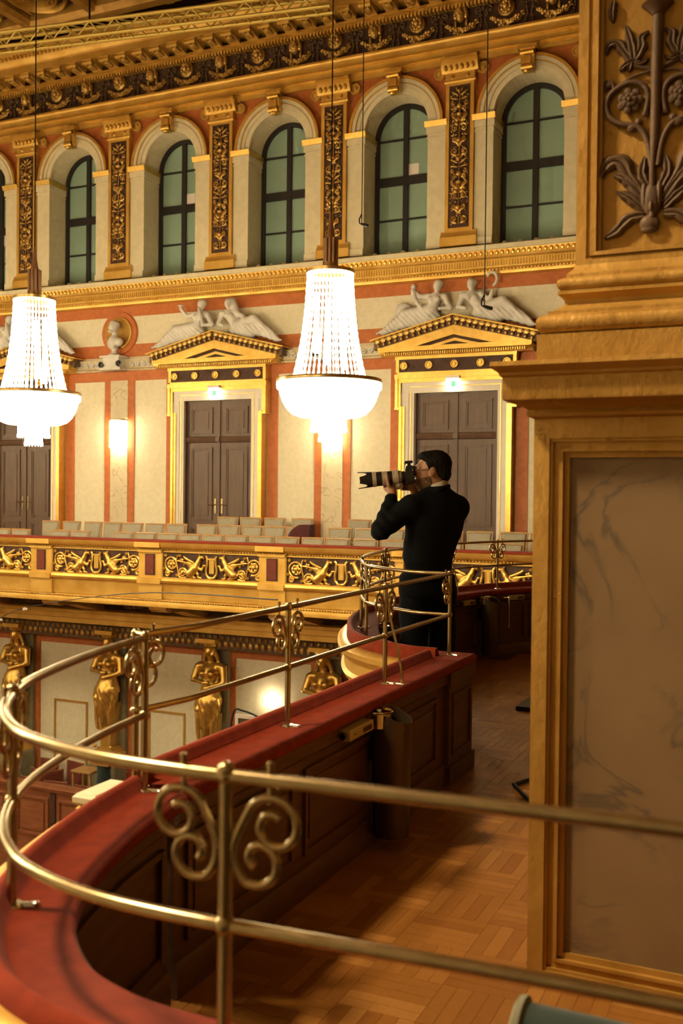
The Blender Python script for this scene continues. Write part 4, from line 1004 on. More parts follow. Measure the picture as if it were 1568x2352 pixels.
# ============================================================ NEAR GALLERY: parapets and brass railings
NEAR = [(2.2,1.36),(0.6,1.355),(0.0,1.345),(-0.32,1.332),(-0.68,1.305),(-0.87,1.293),(-1.04,1.302),(-1.20,1.350),(-1.31,1.42),(-1.41,1.515),(-1.505,1.65),(-1.59,1.83),(-1.68,2.13),(-1.735,2.44)]
STR = [(-1.745,2.50),(-1.745,3.4),(-1.745,4.3),(-1.745,5.12)]
BUL = [(-1.785,5.268),(-1.85,5.275),(-1.97,5.30),(-2.22,5.46),(-2.42,5.68),(-2.63,6.10),(-2.78,6.52),(-2.90,7.1),(-2.93,7.8),(-2.87,8.5),(-2.71,9.15),(-2.40,9.75),(-1.95,10.25),(-1.2,10.65),(-0.2,10.8),(2.0,10.85)]
PN = [(p.x,p.y) for p in spline(NEAR,5)]; PB = [(p.x,p.y) for p in spline(BUL,6)]
def rr_poly(P): return P
VEL = [(0.105,0.585),(0.118,0.60),(0.118,0.622),(0.105,0.634),(-0.028,0.632),(-0.042,0.642),(-0.052,0.668),(-0.064,0.679),(-0.078,0.679),(-0.092,0.668),(-0.094,0.61),(-0.094,0.585)]
VELN = [(0.125,0.585),(0.14,0.60),(0.14,0.622),(0.128,0.634),(0.012,0.632),(0.0,0.641),(-0.014,0.664),(-0.024,0.674),(-0.036,0.673),(-0.048,0.659),(-0.056,0.638),(-0.056,0.585)]
CORN = [(0.0,0.60),(-0.05,0.640),(-0.078,0.640),(-0.098,0.628),(-0.108,0.605),(-0.100,0.575),(-0.086,0.56),(-0.082,0.535),(-0.092,0.52),(-0.088,0.49),(-0.062,0.47),(-0.055,0.16),(-0.075,0.145),(-0.07,0.12),(-0.05,0.10),(0.0,0.0),(0.09,-0.12),(0.03,-0.14),(0.03,0.0)]
COR = [(0.0,0.60),(-0.105,0.604),(-0.135,0.596),(-0.152,0.578),(-0.150,0.552),(-0.128,0.535),(-0.122,0.520),(-0.106,0.505),(-0.104,0.470),(-0.118,0.455),(-0.112,0.435),(-0.088,0.42),(-0.085,0.16),(-0.105,0.145),(-0.10,0.12),(-0.08,0.10),(-0.03,0.0),(0.06,-0.12),(0.0,-0.14),(0.0,0.0)]
BOW = [(0.0,0.60),(-0.105,0.604),(-0.135,0.596),(-0.152,0.578),(-0.150,0.548),(-0.128,0.530),(-0.122,0.512),(-0.106,0.50),(-0.108,0.44),(-0.128,0.42),(-0.115,0.395),(-0.085,0.38),(-0.075,0.28),(-0.04,0.14),(0.03,0.02),(0.06,0.0),(0.05,-0.03),(0.07,-0.06),(0.09,-0.08),(0.10,-0.16),(0.16,-0.28),(0.26,-0.38),(0.10,-0.38),(0.07,0.0)]
WOOD = [(0.0,0.59),(0.095,0.59),(0.095,0.535),(0.082,0.52),(0.072,0.515),(0.072,0.115),(0.082,0.11),(0.088,0.095),(0.088,0.0),(0.0,0.0)]
def parapet(name, lab, path, loc, vel=VEL, cor=COR, dents=True):
    t = thing(name, lab, 'parapet', loc)
    MB().sweep(path, cor).obj('gilt_front', gold, t, wc=True)
    MB().sweep(path, WOOD).obj('wood_panelling', darkwood, t, wc=True, smooth=30)
    MB().sweep(path, vel).obj('velvet_top', velvet, t, wc=True, smooth=50)
    return t
pn = parapet('parapet','curved red velvet topped parapet sweeping round the bottom left corner', PN, (-1.6,1.8,0), vel=VELN, cor=CORN)
ps = parapet('parapet','straight red velvet topped parapet with waste bin, running toward the photographer', STR, (-1.745,3.9,0))
pb = parapet('parapet','rounded gilt parapet box with red velvet top around the photographer', PB, (-2.6,6.8,0), cor=BOW)
# flat velvet end and wooden end pier of the straight parapet
MB().bbox(-1.86,-1.625,5.10,5.40,0.585,0.634,0.012).obj('velvet_end', velvet, ps, wc=True)
s = MB(); s.box(-1.845,-1.645,4.98,5.385,0.0,0.59); s.box(-1.858,-1.632,4.967,5.398,0.0,0.10); s.box(-1.858,-1.632,4.967,5.398,0.52,0.589); s.obj('end_pier', darkwood, ps, wc=True)
s = MB(); s.bbox(-1.935,-1.85,2.36,2.54,0.582,0.618,0.010); s.obj('corner_slab', beige, ps, wc=True); MB().bbox(-1.93,-1.85,2.37,2.53,0.40,0.582,0.01).obj('corner_block', gold, ps, wc=True)
MB().tube([(-1.80,2.49,0.655),(-1.80,2.545,0.665)],[0.030,0.030],12).obj('rolled_velvet_end', velvet, ps, wc=True)
for (y0,y1) in ((5.03,5.34),):
    s = MB()
    for (a,b_,c,d) in ((y0,y1,0.15,0.165),(y0,y1,0.455,0.47),(y0,y0+0.015,0.165,0.455),(y1-0.015,y1,0.165,0.455)): s.box(-1.65,-1.635,a,b_,c,d)
    s.obj('pier_panel', darkwood, ps, wc=True)
for i in range(3):
    y0 = 2.56+0.79*i; y1 = y0+0.70
    s = MB()
    for (a,b_,c,d) in ((y0,y1,0.155,0.175),(y0,y1,0.46,0.48),(y0,y0+0.02,0.175,0.46),(y1-0.02,y1,0.175,0.46)): s.box(-1.68,-1.660,a,b_,c,d)
    s.box(-1.68,-1.668,y0+0.05,y1-0.05,0.205,0.43); s.obj('panel_moulding', darkwood, ps, wc=True)
def path_at(path, s_):
    P = [Vector((p[0],p[1],0)) for p in path]; acc = 0
    for i in range(len(P)-1):
        L = (P[i+1]-P[i]).length
        if acc+L >= s_: t_ = (P[i+1]-P[i]).normalized(); return P[i]+t_*(s_-acc), t_
        acc += L
    return P[-1], (P[-1]-P[-2]).normalized()
def path_len(path): return sum((Vector(path[i+1])-Vector(path[i])).length for i in range(len(path)-1))
def path_near(path, q):
    L = path_len(path); best = min((((path_at(path, L*i/400)[0]-Vector((q[0],q[1],0))).length, L*i/400) for i in range(401))); return best[1]
def curved_panels(t, path, a, b_, n):
    for i in range(n):
        s0 = a+(b_-a)*i/n+0.05; s1 = a+(b_-a)*(i+1)/n-0.05
        sub = [path_at(path, s0+(s1-s0)*k/10)[0] for k in range(11)]; sub = [(p.x,p.y) for p in sub]
        s = MB()
        for (z0,z1) in ((0.155,0.175),(0.46,0.48)): s.sweep(sub,[(0.07,z0),(0.086,z0),(0.086,z1),(0.07,z1)])
        for (k0,k1) in ((0,1),(9,10)): s.sweep(sub[k0:k1+1],[(0.07,0.155),(0.086,0.155),(0.086,0.48),(0.07,0.48)]) if False else None
        s.obj('panel_moulding', darkwood, t, wc=True)
        for k in (0,-1):
            p, tt = path_at(path, s0 if k == 0 else s1); nn = Vector((tt.y,-tt.x,0)); q = p+nn*0.078
            MB().box(q.x-0.012,q.x+0.012,q.y-0.012,q.y+0.012,0.155,0.48).obj('panel_stile', darkwood, t, wc=True)
curved_panels(pn, PN, path_near(PN,(-0.3,1.33)), path_len(PN), 3)
curved_panels(pb, PB, path_near(PB,(-2.4,5.68)), path_near(PB,(-1.2,10.65)), 7)

# railings
ZT_, ZL_ = 1.08, 0.855
def scroll_pts():
    big = spiral((0.080,-0.068),0.015,0.047,radians(-300),radians(163),64)
    mid = [(0.0215,-0.082),(0.0142,-0.106),(0.0175,-0.133)]
    sm = spiral((0.054,-0.121),0.040,0.011,radians(-125),radians(230),44)
    j_ = spline([big[-3],big[-1]]+mid+[sm[0],sm[3]],6)
    return big[:-3]+[(p.x,p.y) for p in j_]+sm[4:]
SCR = scroll_pts()
def railing(name, lab, path, posts, loc, r=0.0108, braces=(), ends=()):
    t = thing(name, lab, 'railing', loc)
    L = path_len(path); n = max(8,int(L/0.05)); line = [path_at(path, L*i/n)[0] for i in range(n+1)]
    line[-1] = Vector((path[-1][0],path[-1][1],0))
    MB().tube([(p.x,p.y,ZT_) for p in line], r, 12).obj('top_rail', brass, t, wc=True)
    MB().tube([(p.x,p.y,ZL_) for p in line], r*0.95, 12).obj('lower_rail', brass, t, wc=True)
    for (s_, sides) in posts:
        p, tt = path_at(path, s_)
        q = MB(); q.tube([(p.x,p.y,0.63),(p.x,p.y,ZT_+0.006)], r, 12)
        q.ell((p.x,p.y,ZT_+0.008),(r*1.35,r*1.35,r*1.25),12,8); q.ell((p.x,p.y,ZL_),(r*1.55,r*1.55,r*1.6),12,8); q.ell((p.x,p.y,ZT_),(r*1.45,r*1.45,r*1.2),12,8)
        po = q.obj('post', brass, t, wc=True)
        q = MB(); q.lathe([(0.0,0.640),(0.022,0.640),(0.027,0.636),(0.028,0.630)],16,(p.x,p.y,0)); nn = Vector((tt.y,-tt.x,0))
        for k in (0.05,): c = p+nn*k; q.tube([(p.x,p.y,0.634),(c.x,c.y,0.634)],0.008,6); q.ell((c.x,c.y,0.637),(0.009,0.009,0.006),8,5)
        q.obj('foot_flange', chrome, po, wc=False).location = (-t.location.x,-t.location.y,-t.location.z)
        for sg in sides:
            tv = tt if sg > 0 else -tt
            if isinstance(sg, tuple): tv = Vector(sg)
            pts = [(p.x+tv.x*a, p.y+tv.y*a, ZT_+b_) for a, b_ in SCR]
            m_ = MB().tube(pts, r*0.62, 8); k = (p.x+tv.x*0.072, p.y+tv.y*0.072)
            m_.tube([(k[0],k[1],ZT_-0.034),(k[0],k[1],ZT_)],r*0.4,6); m_.ell((p.x+tv.x*0.0115,p.y+tv.y*0.0115,ZT_-0.108),(r*0.6,)*3,8,6)
            m_.obj('scroll', brass, t, wc=True)
            MB().lathe([(0.004,ZT_),(0.004,ZT_+0.018),(0.0058,ZT_+0.020),(0.0058,ZT_+0.026),(0.0,ZT_+0.029)],12,(k[0],k[1],0)).obj('rail_knob', brass, t, wc=True)
    for s_ in braces:
        p, tt = path_at(path, s_); nn = Vector((tt.y,-tt.x,0))
        pts = [p+nn*a+Vector((0,0,z)) for a,z in ((0.012,1.0),(0.018,0.96),(0.045,0.86),(0.075,0.74),(0.088,0.64))]
        MB().tube(spline(pts,5), 0.0065, 6).obj('brace', brass, t, wc=True)
        a = p+nn*0.0; c = p+nn*0.095
        MB().tube([(a.x,a.y,0.636),(c.x,c.y,0.636)],0.006,6).obj('brace_strap', chrome, t, wc=True)
    return t
sN = lambda q: path_near(PN,q)
railing('brass_railing','foreground curved brass railing with scrolls across the bottom left', PN, [(sN((0.15,1.35)),(1,-1)),(sN((-0.775,1.298)),(1,-1)),(sN((-1.49,1.63)),(1,-1)),(path_len(PN)-0.005,(-1,))], (-1.2,1.5,0.63))
SR = [(-1.79,2.46),(-1.75,2.7),(-1.745,3.36),(-1.745,4.33),(-1.745,5.275)]
railing('brass_railing','straight brass railing above the parapet with the waste bin', SR, [(0.005,(1,)),(path_near(SR,(-1.745,3.36)),(1,-1)),(path_near(SR,(-1.745,4.33)),(1,-1)),(path_len(SR)-0.002,(-1,))], (-1.745,3.9,0.63), braces=(path_near(SR,(-1.745,4.33)),))
# strap joining the two neighbouring end posts
q = MB(); q.tube([(-1.735,2.44,1.09),(-1.79,2.46,1.09)],0.007,8); 
tag(q.obj('post_strap', brass),'short brass strap tying two neighbouring rail posts together','strap')
PBR = [(-1.758,5.275)]+PB[10:]
sB = lambda q: path_near(PBR,q)
railing('brass_railing','curved brass railing around the photographer with scrolls', PBR, [(sB((-2.40,5.67)),(1,-1)),(sB((-2.63,6.10)),(1,-1)),(sB((-2.89,7.2)),(1,-1)),(sB((-2.85,8.6)),(1,-1)),(sB((-2.62,9.35)),(1,-1)),(sB((-1.7,10.42)),(1,-1))], (-2.6,6.8,0.63), braces=(sB((-2.89,7.2)),sB((-2.85,8.6))))
# ============================================================ NEAR PILLAR
pl = thing('pillar','tall gilded pillar with marble panelled pedestal at the right edge','pillar',(-0.41,3.3,0))
XC = -0.41
def rings(mb, prof, yb=3.95, ycor=0.0):
    # stacked rectangles: (half width, front y, z)
    vs = []; n_ = len(prof)
    for hw, yf, z in prof: vs += [(XC-hw,yf,z),(XC+hw,yf,z),(XC+hw,yb,z),(XC-hw,yb,z)]
    fs = []
    for k in range(n_-1):
        for j in range(4): fs.append((4*k+j,4*k+(j+1)%4,4*k+4+(j+1)%4,4*k+4+j))
    fs += [(3,2,1,0),tuple(4*(n_-1)+i for i in range(4))]
    return mb.add(vs,fs)
H = 0.339
def p_(dp, z): return (H+dp, 3.06-dp, z)
s = MB(); rings(s,[p_(-0.035,0.0),p_(-0.035,1.745)])
s.box(XC-H,XC-H+0.048,3.06,3.2,0.0,1.745); s.box(XC+H-0.048,XC+H,3.06,3.2,0.0,1.745); s.box(XC-H+0.048,XC+H-0.048,3.06,3.2,1.682,1.745); s.box(XC-H+0.048,XC+H-0.048,3.06,3.2,0.0,0.05)
s.obj('pedestal_die', goldold, pl, wc=True)
s = MB(); rings(s,[p_(0.0,1.742),p_(0.018,1.748),p_(0.022,1.757),p_(0.016,1.768),p_(0.02,1.772),p_(0.06,1.79),p_(0.078,1.794),p_(0.08,1.80),p_(0.08,1.862),p_(0.088,1.868),p_(0.090,1.876),p_(0.104,1.886),p_(0.112,1.894),p_(0.110,1.908),p_(0.06,1.914)])
s.obj('pedestal_cornice', goldold, pl, wc=True, smooth=25)
s = MB()
x0, x1, z0, z1 = XC-H+0.048, XC+H-0.048, 0.05, 1.682
for (i0,i1,y) in ((0.0,0.010,3.066),(0.010,0.030,3.075),(0.030,0.040,3.068),(0.040,0.058,3.082)):
    s.box(x0+i0,x0+i1,y,3.12,z0+i0,z1-i0); s.box(x1-i1,x1-i0,y,3.12,z0+i0,z1-i0); s.box(x0+i1,x1-i1,y,3.12,z1-i1,z1-i0); s.box(x0+i1,x1-i1,y,3.12,z0+i0,z0+i1)
s.obj('panel_moulding', goldold, pl, wc=True)
MB().box(x0+0.05,x1-0.05,3.09,3.12,z0+0.05,z1-0.05).obj('marble_panel', pmarble, pl, wc=True)
W = 0.225
def q_(hw, z): return (hw, 3.085-(hw-W), z)
s = MB(); P = [q_(0.318,1.908),q_(0.318,1.988)]
for i in range(9): a = -pi/2+pi*i/8; P.append(q_(0.300+0.022*cos(a),2.019+0.028*sin(a)))
P += [q_(0.292,2.05),q_(0.292,2.060)]
for i in range(7): a = pi*i/6; P.append(q_(0.282-0.026*sin(a)-0.012*i/6,2.062+0.052*i/6))
P += [q_(0.268,2.116),q_(0.268,2.124)]
for i in range(8): a = -pi/2+pi*i/7; P.append(q_(0.256+0.016*cos(a),2.144+0.019*sin(a)))
P += [q_(0.248,2.166),q_(0.248,2.176),q_(0.232,2.192),q_(W,2.206)]
rings(s,P,3.9); s.obj('shaft_base', goldold, pl, wc=True, smooth=28)
s = MB(); rings(s,[(W-0.012,3.112,2.20),(W-0.012,3.112,5.2)],3.9)
for (a,b_,y) in ((0.0,0.030,3.085),(0.030,0.042,3.094),(0.042,0.060,3.080),(0.060,0.072,3.098)):
    s.box(XC-W+a,XC-W+b_,y,3.2,2.206+a*0.6,5.2); s.box(XC+W-b_,XC+W-a,y,3.2,2.206+a*0.6,5.2); s.box(XC-W+b_,XC+W-b_,y,3.2,2.206+a*0.6,2.206+b_*0.6)
s.obj('shaft', goldold, pl, wc=True)
bronze2 = mat('matt_bronze_paint', (0.15,0.085,0.038), 0.6, 0.2, (0.115,0.062,0.028), 9.0, bump=0.08, bscale=90)
# bronze candelabra ornament on the shaft
def pt(xc, yc, y=3.1): return (-0.41+(xc-680)*0.00036, y, 2.335+(1950-yc)*0.000328)
mb = MB()
mb.tube([pt(665,1960),pt(662,1500),pt(680,1100),pt(683,600),pt(690,160)],[0.012,0.010,0.0155,0.0165,0.017],18)
mb.lathe([(0.016,0),(0.024,0.012),(0.046,0.03),(0.040,0.036),(0.02,0.05),(0.026,0.09),(0.012,0.14)],24,(-0.408,3.1,2.925-0.0))
def leafp(pts, wd, th=0.009):
    # lobed acanthus leaf: lofted along a spline, domed, with a midrib groove and notched edges
    P = [Vector(pt(*p)) for p in pts]; L = spline(P,10); n_ = len(L); vs = []; wd = wd*1.35
    for i in range(n_):
        t = i/(n_-1); d = (L[min(i+1,n_-1)]-L[max(i-1,0)]).normalized(); nr = Vector((-d.z,0,d.x))
        lob = 0.72+0.28*abs(sin(t*pi*3.5)); w_ = max(0.0025, wd*(sin(pi*min(1,0.12+0.88*t))**0.6)*lob); hh = th*(0.35+0.65*sin(pi*min(1,0.15+0.8*t)))
        c = L[i]
        for (u_,v_) in ((-1,0.1),(-0.8,0.55),(-0.45,1.0),(-0.12,0.85),(0,0.55),(0.12,0.85),(0.45,1.0),(0.8,0.55),(1,0.1)):
            q = c+nr*(u_*w_)-d*(abs(u_)*w_*0.35); vs.append((q.x,q.y+0.004-hh*v_*1.5,q.z))
        for u_ in (1,-1): q = c+nr*(u_*w_)-d*(w_*0.35); vs.append((q.x,q.y+0.010,q.z))
    fs = []; k_ = 11
    for i in range(n_-1):
        for j in range(k_): fs.append((i*k_+j,i*k_+(j+1)%k_,(i+1)*k_+(j+1)%k_,(i+1)*k_+j))
    fs += [tuple(range(k_-1,-1,-1)),tuple(range((n_-1)*k_,n_*k_))]; mb.add(vs,fs)
def both(f):
    for sg in (1,-1): f(lambda x: 680-sg*(680-x))
def deco(X):
    leafp([(X(600),1930),(X(480),1950),(X(380),2050),(X(280),2110)],0.016)
    leafp([(X(600),1880),(X(480),1760),(X(370),1690)],0.013)
    leafp([(X(620),1820),(X(500),1620),(X(420),1450),(X(330),1420),(X(262),1490),(X(245),1560)],0.021)
    leafp([(X(640),1700),(X(580),1560),(X(600),1400)],0.014)
    leafp([(X(560),1720),(X(440),1580),(X(350),1540)],0.014)
    br = spline([pt(X(655),1500),pt(X(620),1270),pt(X(540),1130),pt(X(400),1080),pt(X(310),1000),pt(X(285),880),pt(X(340),780),pt(X(470),720),pt(X(580),760),pt(X(620),870),pt(X(600),1010)],5)
    mb.tube(br,[0.009]*len(br),12); mb.ell(pt(X(600),1020),(0.012,0.008,0.010),8,6); mb.ell(pt(X(500),1130),(0.018,0.010,0.014),8,6); mb.ell(pt(X(545),1090),(0.012,0.010,0.014),8,6)
    c = pt(X(478),890)
    for k,(r,y,s_) in enumerate(((0.026,-0.006,0.014),(0.014,-0.012,0.010))):
        for i in range(7): a = 2*pi*i/7+k; mb.ell((c[0]+r*cos(a),c[1]+y,c[2]+r*sin(a)),(s_,0.009,s_),8,5)
    mb.ell((c[0],c[1]-0.018,c[2]),(0.008,0.008,0.008),8,6)
    mb.tube(spline([pt(X(350),780),pt(X(330),700),pt(X(280),690),pt(X(275),760)],5),0.007,6); mb.ell(pt(X(300),715),(0.012,0.008,0.010),8,5)
    leafp([(X(490),530),(X(430),440),(X(370),350),(X(300),350),(X(275),430)],0.013)
    leafp([(X(500),520),(X(480),380),(X(430),190)],0.013)
    leafp([(X(510),520),(X(560),420),(X(560),330),(X(620),280)],0.013)
    leafp([(X(490),530),(X(430),560),(X(385),600)],0.009); leafp([(X(500),540),(X(560),560),(X(620),520)],0.008); leafp([(X(480),540),(X(460),620)],0.008)
    mb.tube(spline([pt(X(500),570),pt(X(580),600),pt(X(670),640)],5),0.006,6); mb.tube(spline([pt(X(400),720),pt(X(500),670),pt(X(660),640)],5),0.004,6)
    leafp([(X(330),-40),(X(320),60),(X(328),145)],0.010)
both(deco)
mb.ell(pt(660,1800),(0.030,0.016,0.050),12,8); mb.ell(pt(660,1860),(0.012,0.02,0.022),8,6); mb.ell(pt(645,2010),(0.030,0.014,0.026),10,7); mb.ell(pt(645,2060),(0.026,0.012,0.014),10,6)
for x in (600,720): mb.ell(pt(x,1760),(0.012,0.014,0.045),8,6)
mb.obj('candelabra_relief', bronze2, pl, wc=True)
# ============================================================ NEAR FLOOR AND SMALL THINGS
pq = [mat('parquet_strip_%d' % i, c, 0.33, 0, c2, 3.0, stretch=(30,3,3), bump=0.05, bscale=20) for i,(c,c2) in enumerate((((0.34,0.14,0.028),(0.30,0.12,0.023)),((0.385,0.167,0.036),(0.345,0.143,0.03)),((0.31,0.12,0.024),(0.27,0.102,0.02)),((0.44,0.20,0.048),(0.39,0.175,0.04))))]
pqd = mat('parquet_joint', (0.12,0.045,0.012), 0.6)
MB().prism([(-1.70,2.3),(-1.50,1.72),(-1.2,1.43),(-0.85,1.34),(6.8,1.34),(6.8,10.8),(-1.2,10.68),(-2.0,10.2),(-2.45,9.7),(-2.75,9.1),(-2.9,8.4),(-2.92,7.5),(-2.85,6.8),(-2.6,6.05),(-2.35,5.65),(-1.95,5.35),(-1.70,5.3)],'z',-0.10,-0.003).obj('gallery_floor', pqd, fl, smooth=0)
MB().box(-0.95,6.8,-3.9,1.12,-0.1,0.0).obj('camera_side_floor', darkwood, fl, smooth=0)
B = 0.245; NS = 5; g_ = 0.0006
strip_me = []
for m_ in pq:
    me_ = MB().box(-B/2+g_,B/2-g_,-B/NS/2+g_,B/NS/2-g_,-0.004,0.0).mesh('parquet_strip',0); me_.materials.append(m_); strip_me.append(me_)
def inside(x,y):
    if y < 1.46 or x > 1.2: return False
    if y < 2.5: return x > -1.60+ (0 if y > 2.1 else (2.1-y)*1.05) 
    if y < 5.3: return x > -1.62
    # bulge
    xs = [(5.3,-1.62),(5.6,-2.1),(6.1,-2.5),(6.9,-2.75),(7.8,-2.8),(8.5,-2.74),(9.1,-2.6),(9.7,-2.3),(10.2,-1.8)]
    for i in range(len(xs)-1):
        if xs[i][0] <= y <= xs[i+1][0]: t_ = (y-xs[i][0])/(xs[i+1][0]-xs[i][0]); return x > xs[i][1]+(xs[i+1][1]-xs[i][1])*t_
    return False
cand = []; r_ = random.Random(4)
for i in range(-13,6):
    for j in range(5,43):
        cx, cy = (i+0.5)*B, (j+0.5)*B
        if not inside(cx,cy): continue
        for k in range(NS):
            o = -B/2+B/NS*(k+0.5); hor = (i+j) % 2 == 0
            x, y = (cx,cy+o) if hor else (cx+o,cy)
            if -0.75 < x < 0.0 and 3.2 < y < 4.0: continue
            dep = -x*0.415+y*0.91; lat = (x*0.91+y*0.415)/dep
            vis = lat < 0.21 and (1.5/dep*2317+1139) < 2420
            cand.append((dep+(0 if vis else 50), x, y, hor, r_.choices((0,1,2,3),(5,4,3,1.3))[0]))
cand.sort()
for (d_,x,y,hor,m_) in cand[:300]:
    o = link('parquet_strip', strip_me[m_], None, fl); o.location = (x,y,0); o.rotation_euler = (0,0,0 if hor else pi/2)
for m_ in range(4):
    s = MB()
    for (d_,x,y,hor,mm_) in cand[300:]:
        if mm_ != m_: continue
        a, c = (B/2-g_, B/NS/2-g_) if hor else (B/NS/2-g_, B/2-g_)
        s.add([(x-a,y-c,0),(x+a,y-c,0),(x+a,y+c,0),(x-a,y+c,0)],[(0,1,2,3)])
    tag(s.obj('parquet_field', pq[m_], fl, smooth=0), kind='stuff')

# waste bin hung on the straight parapet
def bin_(x, y, rz, lab, z0=0.06, h=0.52):
    t = thing('waste_bin', lab, 'waste bin', (x,y,z0), rz, 'waste bins on the parapets')
    # local +x points into the gallery
    n = 28; vs = []; R = 0.085
    for (r,zf) in ((R*0.92,lambda a: 0.0),(R,lambda a: h+0.035*cos(a)*-1.0),(R-0.004,lambda a: h+0.035*cos(a)*-1.0),(R*0.90,lambda a: 0.012)):
        for i in range(n): a = 2*pi*i/n; vs.append((0.10+r*cos(a), r*sin(a)*1.0, zf(a)))
    mb = MB(); fs = []
    for k in range(3):
        for i in range(n): fs.append((k*n+i,k*n+(i+1)%n,(k+1)*n+(i+1)%n,(k+1)*n+i))
    fs += [tuple(range(n-1,-1,-1)),tuple(range(3*n,4*n))]; mb.add(vs,fs); mb.obj('bin_body', binmetal, t)
    MB().box(-0.005,0.03,-0.03,0.03,h*0.6,h*0.8).obj('wall_bracket', black, t)
    ash = MB().lathe([(0.052,-0.06),(0.055,0.0),(0.062,0.006),(0.058,0.01),(0.045,0.004),(0.04,-0.012),(0.0,-0.016)],20,(0.055,-0.045,h+0.005)); ash.obj('ash_dish', chrome, t)
    return t
bin_(-1.67,3.99,0.0,'tall bronze waste bin with steel ash dish on the straight parapet')
p, tt = path_at(PB, path_near(PB,(-2.74,9.0))); bin_(p.x+0.09,p.y-0.02,-0.25,'dark waste bin on the rounded parapet beyond the photographer')
# reading-light boxes under the ledge
def box_(x, y, rz, lab, L=0.24):
    t = thing('light_box', lab, 'lamp box', (x,y,0.548), rz, 'light boxes under the ledges')
    MB().bbox(-0.005,0.045,-L/2,L/2,-0.018,0.026,0.003).obj('housing', mat('ivory_metal_'+str(len(MATS)),(0.48,0.40,0.22),0.4), t)
    MB().box(0.044,0.047,L*0.05,L*0.42,-0.008,0.012).obj('slot', darkback, t, smooth=0); MB().lathe([(0.004,0),(0.004,0.002),(0,0.002)],8,(0.045,-L*0.3,0.004),ax='x').obj('screw', darkback, t)
    MB().lathe([(0.014,-0.02),(0.014,0.0),(0,0.0)],10,(0.02,-L/2,0.004),ax='y').obj('end_cap', darkwood, t)
box_(-1.648,3.74,0.0,'ivory light box under the red ledge beside the tall bin')
for q,lab in (((-2.79,8.72),'ivory light box under the ledge just right of the photographer'),((-2.53,9.45),'ivory light box under the ledge right of the dark bin')):
    p, tt = path_at(PB, path_near(PB,q)); nn = Vector((tt.y,-tt.x,0)); c = p+nn*0.092; box_(c.x,c.y,atan2(nn.y,nn.x),lab,0.2)
# steel hook handle on the rounded parapet
p, tt = path_at(PB, path_near(PB,(-2.68,9.22))); nn = Vector((tt.y,-tt.x,0))
pts = [p+nn*0.09+Vector((0,0,0.55)),p+nn*0.22+Vector((0,0,0.57)),p+nn*0.24+Vector((0,0,0.55)),p+nn*0.245+Vector((0,0,0.30))]
tag(MB().tube(spline(pts,6),0.009,8).obj('grab_handle', chrome),'bent steel handle projecting from the panelling beyond the photographer','handle')
p, tt = path_at(PB, path_near(PB,(-2.80,6.62))); bin_(p.x+0.10,p.y-0.03,-0.25,'waste bin with steel rim inside the rounded parapet left of the photographer')
# stage spotlight over the near gallery, hung outside the picture
def spot(loc, aim, watts, deg, lab):
    t = thing('stage_spotlight', lab, 'spotlight', loc); d = (Vector(aim)-Vector(loc)).normalized()
    MB().tube([(0,0,0.12),(0,0,11.0-loc[2])],0.015,6).obj('hanging_rod', black, t)
    MB().tube([-d*0.25,-d*0.22,Vector((0,0,0)),d*0.05],[0.06,0.09,0.11,0.12],16,caps=False).obj('lamp_can', black, t)
    ld = bpy.data.lights.new('spot_lamp','SPOT'); ld.energy = watts; ld.color = (1,0.76,0.46); ld.spot_size = radians(deg); ld.spot_blend = 0.7; ld.shadow_soft_size = 0.30
    lo = bpy.data.objects.new('spot_lamp', ld); COL.objects.link(lo); lo.parent = t; lo.location = d*0.06; lo.rotation_euler = d.to_track_quat('-Z','Y').to_euler()
spot((-4.6,0.9,6.6),(-0.55,3.0,0.0),1050,42,'black stage spotlight hung above the near gallery, outside the picture')
# folded stand foot and black case on the floor behind the pillar
t = thing('music_stand','black metal stand with a bent foot sticking out from behind the pillar','stand',(-0.90,5.1,0))
MB().tube([(-0.25,0.50,0.014),(-0.432,0.012,0.014),(-0.10,-0.56,0.014)],0.012,6).obj('foot_shade_bar', black, t)  # nearer arm is partly the foot's reflection and shadow, shaped as a bar
MB().tube([(-0.25,0.50,0.016),(-0.1,0.3,0.06),(0.0,0.05,0.14)],0.011,6).obj('leg', black, t); MB().tube([(-0.10,-0.56,0.016),(-0.05,-0.3,0.06),(0.0,0.05,0.14)],0.011,6).obj('leg', black, t)
MB().tube([(0,0.05,0.12),(0,0.05,1.0)],0.012,8).obj('upright', black, t); MB().box(-0.05,0.45,0.02,0.05,0.95,1.25).obj('desk', black, t)
o = MB().bbox(0,0.8,0,0.62,0.0,0.03,0.004).obj('flat_case', black); o.location = (-1.81,6.97,0.0); tag(o,'flat black case corner lying on the parquet behind the pillar','case')
# teal upholstered chair in the bottom right corner
t = thing('upholstered_chair','teal velvet chair back with pale braid at the bottom right corner','chair',(-0.19,1.66,-0.008), 0.0)
s = MB(); 
for i in range(13):
    a = -pi/2+2*pi*i/12
prof = [(y_,z_*0.86) for y_,z_ in [(0.0,0.36),(0.035,0.37),(0.05,0.45),(0.045,0.60),(0.05,0.64),(0.065,0.67),(0.07,0.71),(0.055,0.74),(0.02,0.75),(-0.015,0.735),(-0.03,0.70),(-0.025,0.66),(-0.012,0.60),(-0.01,0.37)]]
prof = [(p.x,p.y) for p in spline(prof,4,True)]
s.prism([(y,z) for y,z in prof][::-1],'x',-0.225,0.30); s.obj('backrest', teal, t, smooth=60)
for x in (-0.23,0.302): MB().tube([(x,y,z) for y,z in prof],0.011,6,closed=True).obj('braid', piping, t)
MB().bbox(-0.22,0.30,0.05,0.5,0.28,0.38,0.03).obj('seat', teal, t)
for sx in (-0.19,0.27):
    for sy in (0.03,0.45): MB().tube([(sx,sy,0),(sx,sy,0.30)],[0.014,0.02],8).obj('leg', darkwood, t)
